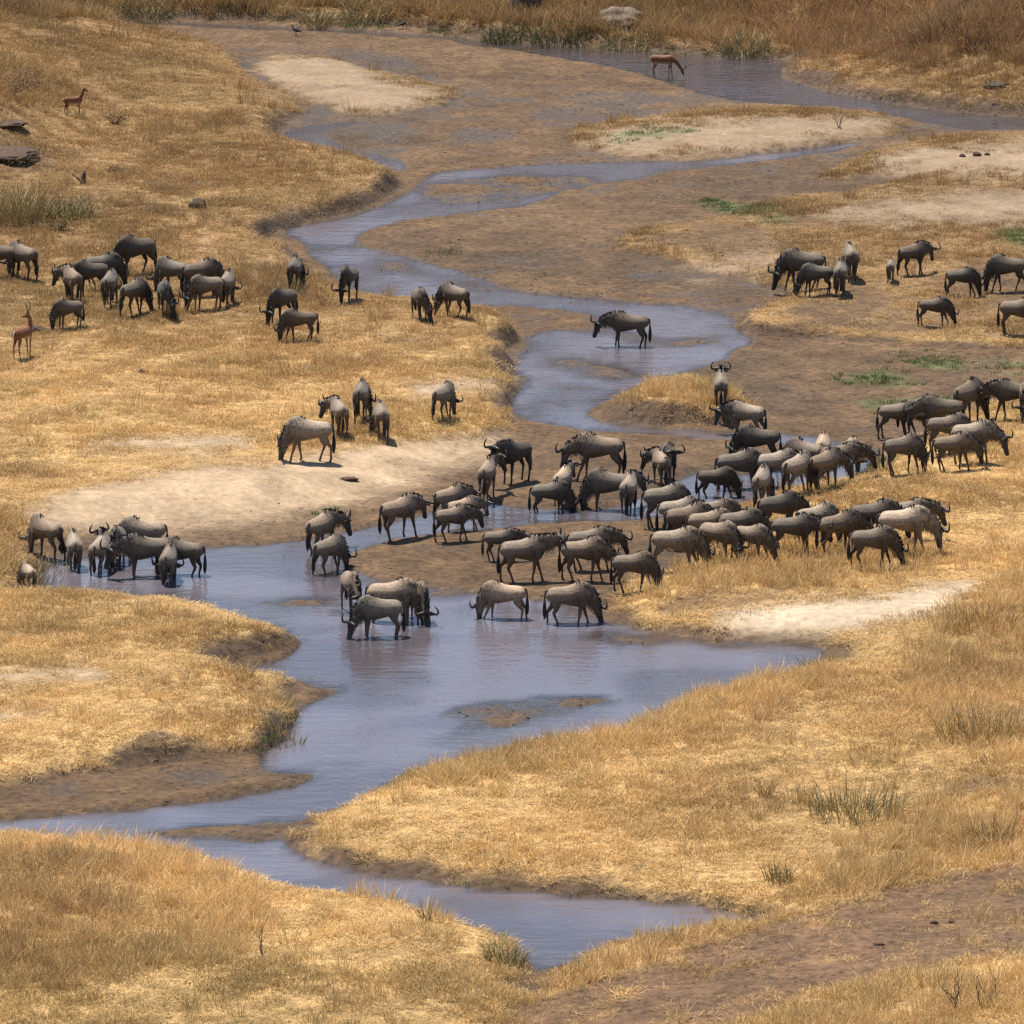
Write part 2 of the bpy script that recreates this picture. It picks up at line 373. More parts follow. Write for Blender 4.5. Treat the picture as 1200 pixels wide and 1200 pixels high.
def ground_material():
    m, N, L, b = mat('ground_soil')
    at = N.new('ShaderNodeAttribute'); at.attribute_name = 'cover'
    wt = N.new('ShaderNodeAttribute'); wt.attribute_name = 'wet'
    g = N.new('ShaderNodeNewGeometry')
    na = N.new('ShaderNodeTexNoise'); na.inputs['Scale'].default_value = 4.2; na.inputs['Detail'].default_value = 8; na.inputs['Roughness'].default_value = .7
    nb = N.new('ShaderNodeTexNoise'); nb.inputs['Scale'].default_value = 1.1; nb.inputs['Detail'].default_value = 5
    for n in (na, nb): L.new(g.outputs['Position'], n.inputs['Vector'])
    ra = N.new('ShaderNodeMapRange'); ra.inputs['From Min'].default_value = .3; ra.inputs['From Max'].default_value = .7; ra.inputs['To Min'].default_value = .40; ra.inputs['To Max'].default_value = 1.6
    L.new(na.outputs[0], ra.inputs['Value'])
    rb = N.new('ShaderNodeMapRange'); rb.inputs['From Min'].default_value = .3; rb.inputs['From Max'].default_value = .7; rb.inputs['To Min'].default_value = .86; rb.inputs['To Max'].default_value = 1.14
    L.new(nb.outputs[0], rb.inputs['Value'])
    mu = N.new('ShaderNodeMath'); mu.operation = 'MULTIPLY'; L.new(ra.outputs[0], mu.inputs[0]); L.new(rb.outputs[0], mu.inputs[1])
    nc = N.new('ShaderNodeTexNoise'); nc.inputs['Scale'].default_value = 1.9; nc.inputs['Detail'].default_value = 9; nc.inputs['Roughness'].default_value = .78; L.new(g.outputs['Position'], nc.inputs['Vector'])
    rc = N.new('ShaderNodeMapRange'); rc.inputs['From Min'].default_value = .55; rc.inputs['From Max'].default_value = .64; rc.inputs['To Min'].default_value = 1.0; rc.inputs['To Max'].default_value = .55
    L.new(nc.outputs[0], rc.inputs['Value'])
    m3 = N.new('ShaderNodeMath'); m3.operation = 'MULTIPLY'; L.new(mu.outputs[0], m3.inputs[0]); L.new(rc.outputs[0], m3.inputs[1]); mu = m3
    ro = N.new('ShaderNodeAttribute'); ro.attribute_name = 'rough'
    vo = N.new('ShaderNodeTexVoronoi'); vo.inputs['Scale'].default_value = 2.7; L.new(g.outputs['Position'], vo.inputs['Vector'])
    pr = N.new('ShaderNodeMapRange'); pr.inputs['From Min'].default_value = .26; pr.inputs['From Max'].default_value = .16; L.new(vo.outputs['Distance'], pr.inputs['Value'])
    ng_ = N.new('ShaderNodeMapRange'); ng_.inputs['From Min'].default_value = .47; ng_.inputs['From Max'].default_value = .58; L.new(nb.outputs[0], ng_.inputs['Value'])
    pm = N.new('ShaderNodeMath'); pm.operation = 'MULTIPLY'; L.new(pr.outputs[0], pm.inputs[0]); L.new(ng_.outputs[0], pm.inputs[1])
    pk = N.new('ShaderNodeMath'); pk.operation = 'MULTIPLY_ADD'; L.new(pm.outputs[0], pk.inputs[0]); pk.inputs[1].default_value = -.42; pk.inputs[2].default_value = 1.0
    m5 = N.new('ShaderNodeMath'); m5.operation = 'MULTIPLY'; L.new(mu.outputs[0], m5.inputs[0]); L.new(pk.outputs[0], m5.inputs[1]); mu = m5
    hb = N.new('ShaderNodeMath'); hb.operation = 'MULTIPLY_ADD'; L.new(pm.outputs[0], hb.inputs[0]); hb.inputs[1].default_value = -.4; L.new(na.outputs[0], hb.inputs[2])
    m4 = N.new('ShaderNodeMix'); m4.data_type = 'FLOAT'; m4.inputs[2].default_value = 1.0; L.new(ro.outputs['Fac'], m4.inputs[0]); L.new(mu.outputs[0], m4.inputs[3])
    sc = N.new('ShaderNodeVectorMath'); sc.operation = 'SCALE'; L.new(at.outputs['Color'], sc.inputs[0]); L.new(m4.outputs[0], sc.inputs['Scale'])
    L.new(sc.outputs[0], b.inputs['Base Color'])
    rr = N.new('ShaderNodeMapRange'); rr.inputs['To Min'].default_value = .9; rr.inputs['To Max'].default_value = .38; L.new(wt.outputs['Fac'], rr.inputs['Value'])
    L.new(rr.outputs[0], b.inputs['Roughness'])
    b.inputs['Specular IOR Level'].default_value = .3
    bp = N.new('ShaderNodeBump'); L.new(ro.outputs['Fac'], bp.inputs['Strength']); bp.inputs['Distance'].default_value = .12
    L.new(hb.outputs[0], bp.inputs['Height']); L.new(bp.outputs[0], b.inputs['Normal'])
    return m

gme = grid_mesh('ground', GX, GY, H_)
add_col(gme, 'cover', colr)
add_float(gme, 'rough', 1 - .55 * np.clip(sand * smooth(.02, .09, H_) + sandw, 0, 1))
add_float(gme, 'wet', np.clip(wet * (1 - grass), 0, 1))
gme.materials.append(ground_material())
ground = bpy.data.objects.new('ground', gme); COL.objects.link(ground)
ground['kind'] = 'structure'; ground['label'] = 'dry river valley floor of mud, sand bars and straw coloured banks'; ground['category'] = 'ground'

# ---------------------------------------------------------------- water
def water_material():
    m, N, L, b = mat('river_water')
    N.remove(b)
    out = [n for n in N if n.type == 'OUTPUT_MATERIAL'][0]
    dp = N.new('ShaderNodeAttribute'); dp.attribute_name = 'depth'
    g = N.new('ShaderNodeNewGeometry')
    mp = N.new('ShaderNodeMapping'); mp.inputs['Scale'].default_value = (1, .8, 1); L.new(g.outputs['Position'], mp.inputs['Vector'])
    na = N.new('ShaderNodeTexNoise'); na.inputs['Scale'].default_value = 4.0; na.inputs['Detail'].default_value = 5; L.new(mp.outputs[0], na.inputs['Vector'])
    mq = N.new('ShaderNodeMapping'); mq.inputs['Scale'].default_value = (.45, 1.5, 1); L.new(g.outputs['Position'], mq.inputs['Vector'])
    ns = N.new('ShaderNodeTexNoise'); ns.inputs['Scale'].default_value = 1.5; ns.inputs['Detail'].default_value = 4; L.new(mq.outputs[0], ns.inputs['Vector'])
    ad = N.new('ShaderNodeMath'); ad.operation = 'MULTIPLY_ADD'; L.new(ns.outputs[0], ad.inputs[0]); ad.inputs[1].default_value = 1.3; L.new(na.outputs[0], ad.inputs[2])
    nb = N.new('ShaderNodeTexNoise'); nb.inputs['Scale'].default_value = .35; nb.inputs['Detail'].default_value = 3; L.new(mp.outputs[0], nb.inputs['Vector'])
    sh = N.new('ShaderNodeAttribute'); sh.attribute_name = 'ripple'
    mu = N.new('ShaderNodeMath'); mu.operation = 'MULTIPLY'; L.new(nb.outputs[0], mu.inputs[0]); L.new(sh.outputs['Fac'], mu.inputs[1])
    bp = N.new('ShaderNodeBump'); bp.inputs['Distance'].default_value = .09; L.new(ad.outputs[0], bp.inputs['Height']); L.new(mu.outputs[0], bp.inputs['Strength'])
    fr = N.new('ShaderNodeFresnel'); fr.inputs['IOR'].default_value = 1.5; L.new(bp.outputs[0], fr.inputs['Normal'])
    gl = N.new('ShaderNodeBsdfGlossy'); gl.inputs['Roughness'].default_value = .035; L.new(bp.outputs[0], gl.inputs['Normal'])
    tr = N.new('ShaderNodeBsdfTransparent'); tr.inputs['Color'].default_value = (.86, .82, .76, 1)
    df = N.new('ShaderNodeBsdfDiffuse'); df.inputs['Color'].default_value = (.132, .118, .138, 1)
    m1 = N.new('ShaderNodeMixShader'); L.new(dp.outputs['Fac'], m1.inputs[0]); L.new(tr.outputs[0], m1.inputs[1]); L.new(df.outputs[0], m1.inputs[2])
    m2 = N.new('ShaderNodeMixShader'); L.new(fr.outputs[0], m2.inputs[0]); L.new(m1.outputs[0], m2.inputs[1]); L.new(gl.outputs[0], m2.inputs[2])
    L.new(m2.outputs[0], out.inputs['Surface'])
    return m
wxs = np.arange(-29, 29.01, .25); wys = np.arange(153, 352, .6)
wxs = np.concatenate([[-150], wxs, [150]])
WX, WY = np.meshgrid(wxs, wys)
wme = grid_mesh('river_water', WX, WY, np.zeros_like(WX))
wd = -samp(H_, WX, WY)
silt = .55 + .45 * smooth(-.35, .25, fbm(WX, WY, 4.5, 211, 4))
add_float(wme, 'depth', smooth(.0, .10, wd) * silt * (1 - .65 * smooth(283, 292, WY)))
add_float(wme, 'ripple', .48 + .4 * smooth(.10, .02, wd) + .6 * smooth(222, 248, WY))
wme.materials.append(water_material())
water = bpy.data.objects.new('river_water', wme); COL.objects.link(water)
water['kind'] = 'structure'; water['label'] = 'shallow blue grey river winding between mud banks'; water['category'] = 'water'

# ---------------------------------------------------------------- generic helpers for things
def link(name, me, parent=None, material=None):
    o = bpy.data.objects.new(name, me); COL.objects.link(o)
    if parent is not None: o.parent = parent
    if material is not None and me is not None and len(me.materials) == 0: me.materials.append(material)
    return o
def tag(o, label, cat, group=None, kind=None):
    o['label'] = label; o['category'] = cat
    if group: o['group'] = group
    if kind: o['kind'] = kind
    return o
def py_mesh(name, verts, faces, smooth_=True, material=None):
    me = bpy.data.meshes.new(name)
    me.from_pydata([tuple(v) for v in verts], [], faces)
    if smooth_: me.polygons.foreach_set('use_smooth', np.ones(len(faces), bool))
    if material: me.materials.append(material)
    me.update()
    return me

class MB:
    def __init__(s): s.v, s.f = [], []
    def tube(s, pts, rad, side=None, n=12, egg=0.0, cap=True):
        """pts: centre line; rad: (lateral, vertical) per point; side: lateral unit vector(s)"""
        P = [Vector(p) for p in pts]; base = len(s.v); k = len(P)
        for i, p in enumerate(P):
            t = (P[min(i + 1, k - 1)] - P[max(i - 1, 0)]).normalized()
            sv = side[i] if isinstance(side, list) else side
            if sv is None:
                sv = Vector((0, 1, 0)) if abs(t.y) < .8 else Vector((1, 0, 0))
            sv = Vector(sv); sv = (sv - t * sv.dot(t)).normalized()
            up = t.cross(sv)
            r = rad[i]; rl, rv = (r, r) if not hasattr(r, '__len__') else r[:2]
            for j in range(n):
                a = 2 * math.pi * j / n
                c, q = math.cos(a), math.sin(a)
                w = rl * (1 - egg * max(q, 0) ** 1.5)
                s.v.append(p + sv * (c * w) + up * (q * rv))
        for i in range(k - 1):
            for j in range(n):
                a = base + i * n + j; b = base + i * n + (j + 1) % n
                s.f.append((a, b, b + n, a + n))
        if cap:
            s.f.append(tuple(base + j for j in reversed(range(n))))
            s.f.append(tuple(base + (k - 1) * n + j for j in range(n)))
    def spike(s, p, d, length, w, flat=None):
        """a tapering lock of hair"""
        p = Vector(p); d = Vector(d).normalized()
        a = d.cross(Vector((0, 1, 0)) if abs(d.y) < .9 else Vector((1, 0, 0))).normalized(); b = d.cross(a)
        base = len(s.v)
        for q, r in ((0, 1), (.55, .8)):
            for j in range(3):
                an = 2 * math.pi * j / 3
                s.v.append(p + d * length * q + a * math.cos(an) * w * r + b * math.sin(an) * w * r)
        s.v.append(p + d * length)
        for j in range(3):
            k = (j + 1) % 3
            s.f.append((base + j, base + k, base + 3 + k, base + 3 + j)); s.f.append((base + 3 + j, base + 3 + k, base + 6))
    def mesh(s, name, material=None, smooth_=True):
        return py_mesh(name, s.v, s.f, smooth_, material)

def fuse(mb, name, voxel, iters=2, ratio=.5):
    """grow one continuous skin over the overlapping limbs"""
    me = mb.mesh('tmp'); o = bpy.data.objects.new('tmp', me); COL.objects.link(o)
    m = o.modifiers.new('r', 'REMESH'); m.mode = 'VOXEL'; m.voxel_size = voxel
    s = o.modifiers.new('s', 'SMOOTH'); s.factor = .5; s.iterations = iters
    d = o.modifiers.new('d', 'DECIMATE'); d.ratio = ratio
    dg = bpy.context.evaluated_depsgraph_get()
    out = bpy.data.meshes.new_from_object(o.evaluated_get(dg)); out.name = name
    bpy.data.objects.remove(o); bpy.data.meshes.remove(me)
    out.polygons.foreach_set('use_smooth', np.ones(len(out.polygons), bool))
    return out
def verts_of(me):
    a = np.empty(len(me.vertices) * 3, np.float32); me.vertices.foreach_get('co', a); return a.reshape(-1, 3).astype(float)

# ---------------------------------------------------------------- wildebeest
def hide_material(name):
    m, N, L, b = mat(name)
    at = N.new('ShaderNodeAttribute'); at.attribute_name = 'coat'
    oi = N.new('ShaderNodeObjectInfo')
    tc = N.new('ShaderNodeTexCoord')
    t = N.new('ShaderNodeTexNoise'); t.inputs['Scale'].default_value = 17; t.inputs['Detail'].default_value = 6; L.new(tc.outputs['Object'], t.inputs['Vector'])
    r = N.new('ShaderNodeMapRange'); r.inputs['From Min'].default_value = .3; r.inputs['From Max'].default_value = .7; r.inputs['To Min'].default_value = .68; r.inputs['To Max'].default_value = 1.3
    L.new(t.outputs[0], r.inputs['Value'])
    a = N.new('ShaderNodeVectorMath'); a.operation = 'MULTIPLY'; L.new(at.outputs['Color'], a.inputs[0]); L.new(oi.outputs['Color'], a.inputs[1])
    s = N.new('ShaderNodeVectorMath'); s.operation = 'SCALE'; L.new(a.outputs[0], s.inputs[0]); L.new(r.outputs[0], s.inputs['Scale'])
    L.new(s.outputs[0], b.inputs['Base Color'])
    b.inputs['Roughness'].default_value = .66; b.inputs['Specular IOR Level'].default_value = .4
    b.inputs['Sheen Weight'].default_value = .1; b.inputs['Sheen Roughness'].default_value = .4
    bp = N.new('ShaderNodeBump'); bp.inputs['Strength'].default_value = .25; bp.inputs['Distance'].default_value = .02; L.new(t.outputs[0], bp.inputs['Height']); L.new(bp.outputs[0], b.inputs['Normal'])
    return m
M_HIDE = hide_material('wildebeest_hide')
M_IMP = hide_material('antelope_hide')
M_HORN = simple('horn', (.035, .030, .027), .4, .3, 20)
M_BLACKHAIR = simple('dark_hair', (.022, .018, .016), .75, .4, 30)
M_BEARD = simple('beard_hair', (.24, .175, .115), .85, .35, 30)
M_EAR = simple('ear_skin', (.075, .055, .045), .8, .3, 30)

#        neck pitch 1, 2, head pitch, yaw per step (deg)
POSES = {'u': (17, 10, -64, 0), 'ur': (16, 8, -62, -22), 'ul': (16, 8, -62, 22), 'l': (-6, -14, -74, 0), 'lr': (-4, -10, -70, -26), 'll': (-4, -10, -70, 26),
         'm': (-26, -36, -78, 0), 'g': (-48, -60, -78, 0), 'gr': (-45, -58, -74, -24), 'gl': (-45, -58, -74, 24),
         'g2': (-40, -58, -70, 11), 'g3': (-52, -56, -86, -10), 'm2': (-18, -30, -70, -16), 'm3': (-32, -42, -80, 13), 'l2': (-2, -18, -68, 12)}
STANCE = {'a': ((.0, .0), (.0, .0)), 'b': ((.17, -.14), (-.14, .15)), 'c': ((-.05, .06), (.10, -.06)), 'd': ((.24, .0), (-.05, -.20)), 'e': ((-.10, .14), (.20, .02))}

def wildebeest_parts(pose, stance):
    rs = random.Random(hash((pose, stance)) & 0xffff if False else sum(map(ord, pose + stance)) * 7)
    n1_, n2_, hp, yw = POSES[pose]
    mb = MB()
    # trunk: rump, belly, deep chest, high withers
    tr = [(-.67, 1.0, .05, .05), (-.645, .99, .14, .13), (-.57, .97, .205, .195), (-.43, .96, .238, .222), (-.26, .948, .25, .24), (-.07, .935, .258, .275),
          (.12, .94, .255, .33), (.27, .97, .235, .368), (.39, .99, .195, .365), (.50, 1.005, .15, .30), (.59, .995, .10, .19), (.63, .985, .05, .08)]
    mb.tube([(x, 0, z) for x, z, w, h in tr], [(w, h) for x, z, w, h in tr], side=Vector((0, 1, 0)), n=20, egg=.35)
    # neck and head
    def dirv(p, y): return Vector((math.cos(R(p)) * math.cos(R(y)), math.cos(R(p)) * math.sin(R(y)), math.sin(R(p))))
    def sidev(y): return Vector((-math.sin(R(y)), math.cos(R(y)), 0))
    p0 = Vector((.37, 0, 1.05)); p1 = p0 + dirv(n1_, yw * .5) * .33; p2 = p1 + dirv(n2_, yw * 1.5) * .29
    hd = dirv(hp, yw * 2.4); hs = sidev(yw * 2.4); hu = hd.cross(hs)
    p15 = (p0 + p1) * .5; p25 = (p1 + p2) * .5
    poll = p2
    mb.tube([p0 - dirv(n1_, 0) * .10, p0, p15, p1, p25, p2, p2 + dirv((n2_ + hp) / 2, yw * 2) * .10],
            [(.14, .26), (.15, .285), (.128, .25), (.11, .205), (.098, .17), (.09, .14), (.08, .11)],
            side=[sidev(0), sidev(0), sidev(yw * .5), sidev(yw), sidev(yw * 1.4), sidev(yw * 2), sidev(yw * 2)], n=16)
    hl = [(-.06, .0, .06, .07), (.0, .0, .09, .115), (.10, -.005, .098, .128), (.20, -.012, .088, .115), (.30, -.015, .072, .092), (.40, -.018, .068, .084), (.47, -.02, .074, .078), (.52, -.022, .062, .06), (.55, -.024, .03, .03)]
    mb.tube([poll + hd * a + hu * u for a, u, w, h in hl], [(w, h) for a, u, w, h in hl], side=hs, n=14)
    # legs, with hock and wrist
    (fl, fr), (bl, br) = STANCE[stance]
    for sgn, df, db in ((1, fl, bl), (-1, fr, br)):
        y = .14 * sgn
        lift = .05 if df > .1 else 0
        mb.tube([(.34, y * .8, .96), (.34, y * 1.05, .78), (.325 + df * .25, y * 1.05, .64), (.34 + df * .55, y, .43), (.345 + df * .6, y, .38), (.35 + df * .85, y * .97, .24), (.35 + df, y * .97, .11), (.37 + df, y * .97, .055), (.385 + df, y * .97, .0)],
                [(.07, .13), (.08, .12), (.06, .075), (.042, .046), (.042, .045), (.031, .032), (.035, .036), (.033, .037), (.042, .048)], side=Vector((0, 1, 0)), n=10)
        mb.tube([(-.42, y, .93), (-.43, y * 1.1, .83), (-.41 + db * .2, y * 1.2, .69), (-.48 + db * .45, y * 1.1, .56), (-.555 + db * .6, y, .45), (-.545 + db * .68, y, .38), (-.51 + db * .85, y * .95, .24), (-.495 + db, y * .95, .115), (-.475 + db, y * .95, .055), (-.46 + db, y * .95, .0)],
                [(.075, .14), (.092, .155), (.072, .12), (.055, .075), (.042, .052), (.039, .045), (.031, .034), (.035, .037), (.033, .038), (.042, .048)], side=Vector((0, 1, 0)), n=10)
    body = fuse(mb, 'wildebeest_body', .019, 2, .4)
    # coat
    v = verts_of(body); x, y, z = v.T
    q = (v - np.array(poll)); t = q @ np.array(hd); pr = np.linalg.norm(q - t[:, None] * np.array(hd), axis=1)
    headm = smooth(-.06, .02, t) * smooth(.24, .17, pr)
    upc = q @ np.array(hu)
    col = np.tile([.200, .146, .098], (len(v), 1))
    nz = fbm(x + 3 * y, z, .22, 5, 3)
    col *= (1 + .16 * nz)[:, None]
    nb_ = smooth(-.08, .42, x) * (1 - headm)                                   # darker fore quarters with brindled bars
    bars = smooth(.35, .75, .5 + .5 * np.sin((x + .2 * (z - 1.0) + .10 * nz) * 68)) * smooth(-.5, .2, fbm(x * 4, z * 3 + y, .6, 9, 2))
    col *= (1 - nb_ * (.22 + .50 * bars * smooth(.55, .85, z)))[:, None]
    col *= (1 - .62 * smooth(1.18, .76, z + .05 * nz))[:, None]                                # pale back over darker flanks: coat colour with top light painted in
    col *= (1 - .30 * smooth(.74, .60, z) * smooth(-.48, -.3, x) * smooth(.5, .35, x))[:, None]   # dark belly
    legm = smooth(.66, .50, z) * (1 - headm)
    col = col * (1 - legm[:, None]) + np.array([.072, .044, .029]) * legm[:, None]
    col = np.where((z < .05)[:, None] & (headm < .5)[:, None], np.array([.035, .03, .027]), col)
    col = col * (1 - headm[:, None]) + np.array([.065, .048, .038]) * headm[:, None]
    face = headm * np.maximum(smooth(-.04, .02, upc) * smooth(.02, .10, t), smooth(.20, .28, t))
    col = col * (1 - face[:, None]) + np.array([.022, .019, .018]) * face[:, None]
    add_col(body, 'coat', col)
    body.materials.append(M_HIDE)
    parts = {'body': body}
    for k in (1, -1):
        hp_ = [(.02, .015, .115), (.025, .11, .125), (.03, .21, .10), (.04, .295, .10), (.045, .335, .16), (.045, .32, .25), (.04, .265, .325), (.03, .215, .365)]
        hm = MB(); hm.tube([poll + hd * a + hs * (b * k) + hu * .105 + (hu * .45 - hd * .89) * (c - .115) for a, b, c in hp_], [.054, .050, .041, .035, .030, .024, .016, .005], side=hd, n=8)
        parts['horn_l' if k == 1 else 'horn_r'] = hm.mesh('wildebeest_horn', M_HORN)
        em = MB(); e0 = poll + hd * .07 + hs * (.085 * k) + hu * .05
        ed = (hs * k * .9 - hu * .35 - hd * .1).normalized()
        em.tube([e0, e0 + ed * .06, e0 + ed * .13, e0 + ed * .19], [(.02, .012), (.042, .014), (.038, .012), (.006, .004)], side=hd, n=8)
        parts['ear_l' if k == 1 else 'ear_r'] = em.mesh('wildebeest_ear', M_EAR)
    # mane: locks along the crest from the poll to the withers
    mm = MB(); crest = []
    ring = [(Vector((.12, 0, 1.255)), Vector((-.3, 0, 1))), (Vector((.28, 0, 1.325)), Vector((-.2, 0, 1)))]
    for pp, rr, a, yy in ((p15, .245, n1_, yw * .5), (p1, .20, (n1_ + n2_) / 2, yw), (p25, .165, n2_, yw * 1.4), (p2, .135, n2_, yw * 2)):
        dv = dirv(a, yy); up = dv.cross(sidev(yy)); ring.append((pp + up * rr, up))
    for i in range(len(ring) - 1):
        (a, ua), (b, ub) = ring[i], ring[i + 1]
        for k in range(16):
            f = (k + rs.random()) / 16
            u = ua.lerp(ub, f); p = a.lerp(b, f) - u * .035
            dr = u * .6 + Vector((-.35 + rs.uniform(-.2, .2), rs.uniform(-.55, .55), -.05))
            mm.spike(p + Vector((0, rs.uniform(-.018, .018), 0)), dr, rs.uniform(.08, .15), .024)
    parts['mane'] = mm.mesh('wildebeest_mane', M_BLACKHAIR, False)
    mm = MB(); fp = poll + hu * .10
    for k in range(10):
        mm.spike(fp + hd * rs.uniform(-.02, .10) + hs * rs.uniform(-.03, .03), hu * .6 + hd * .7 + hs * rs.uniform(-.3, .3), rs.uniform(.07, .11), .014)
    parts['forelock'] = mm.mesh('wildebeest_forelock', M_BLACKHAIR, False)
    # beard: pale fringe under throat and neck
    bm_ = MB(); under = []
    for pp, rr, a, yy in ((p15, .245, n1_, yw * .5), (p1, .20, (n1_ + n2_) / 2, yw), (p25, .16, n2_, yw * 1.4), (p2, .125, n2_, yw * 2)):
        dv = dirv(a, yy); dn = -dv.cross(sidev(yy)); under.append((pp + dn * rr, dn))
    under.append((poll + hd * .22 - hu * .11, -hu))
    for i in range(len(under) - 1):
        (a, ua), (b, ub) = under[i], under[i + 1]
        for k in range(10):
            f = (k + rs.random()) / 10
            p = a.lerp(b, f) - ua.lerp(ub, f) * .03
            dr = ua.lerp(ub, f) * .5 + Vector((rs.uniform(-.1, .2), rs.uniform(-.3, .3), -.8))
            bm_.spike(p + Vector((0, rs.uniform(-.02, .02), 0)), dr, rs.uniform(.11, .20) * (.65 if p.z < .45 else 1), .015)
    parts['beard'] = bm_.mesh('wildebeest_beard', M_BEARD, False)
    # tail
    sw = rs.uniform(-.05, .05)
    tm = MB(); tm.tube([(-.63, 0, 1.09), (-.69, sw * .2, 1.05), (-.715, sw * .5, .92), (-.72, sw * .8, .76), (-.715, sw, .62)], [.032, .03, .024, .022, .02], n=8)
    parts['tail'] = tm.mesh('wildebeest_tail', M_EAR)
    hm = MB(); hm.tube([(-.718, sw * .8, .82), (-.722, sw * .9, .66), (-.72, sw, .5), (-.715, sw * 1.2, .36), (-.71, sw * 1.4, .25)], [.026, .048, .058, .05, .008], n=8)
    for k in range(14):
        zz = rs.uniform(.42, .74)
        hm.spike((-.72, sw + rs.uniform(-.03, .03), zz), (rs.uniform(-.25, .2), rs.uniform(-.25, .25), -1), rs.uniform(.16, .26), .018)
    parts['tuft'] = hm.mesh('wildebeest_tail_tuft', M_BLACKHAIR)
    return parts

_cache = {}
def add_wildebeest(px, py, head, pose, size, tone, label, group):
    x0, y0, z0 = on_ground(px, py)
    i = len(_cache_used)
    _cache_used.append(1)
    pose = {'g': ('g', 'g2', 'g3'), 'm': ('m', 'm2', 'm3'), 'l': ('l', 'l2')}.get(pose, (pose,)); pose = pose[(i * 5 + i // 4) % len(pose)]
    st = 'abcde'[(i * 7 + i // 3) % 5]
    key = (pose, st)
    if key not in _cache: _cache[key] = wildebeest_parts(pose, st)
    P = _cache[key]
    rr = random.Random(i)
    y0 += .5 * abs(math.sin(R(head))) * size
    z0 = float(height_at(x0, y0))
    e = bpy.data.objects.new('wildebeest', None); COL.objects.link(e)
    e.empty_display_size = .3
    e.location = (x0, y0, z0 - .01); e.rotation_euler = (0, 0, R(head + rr.uniform(-4, 4)))
    sz = size * .97
    e.scale = (sz * rr.uniform(.97, 1.03), sz * rr.uniform(.95, 1.05), sz * rr.uniform(.98, 1.02))
    tag(e, label, 'wildebeest', group)
    def child(n, me, par):
        o = bpy.data.objects.new(n, me); COL.objects.link(o); o.parent = par; return o
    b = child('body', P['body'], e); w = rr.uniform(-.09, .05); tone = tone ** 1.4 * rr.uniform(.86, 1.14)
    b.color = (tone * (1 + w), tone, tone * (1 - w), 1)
    if size > .72:
        child('horn', P['horn_l'], e); child('horn', P['horn_r'], e)
    child('ear', P['ear_l'], e); child('ear', P['ear_r'], e)
    child('mane', P['mane'], e); child('forelock', P['forelock'], e); child('beard', P['beard'], e)
    tl = child('tail', P['tail'], e); child('tail_tuft', P['tuft'], tl)
    return e
_cache_used = []
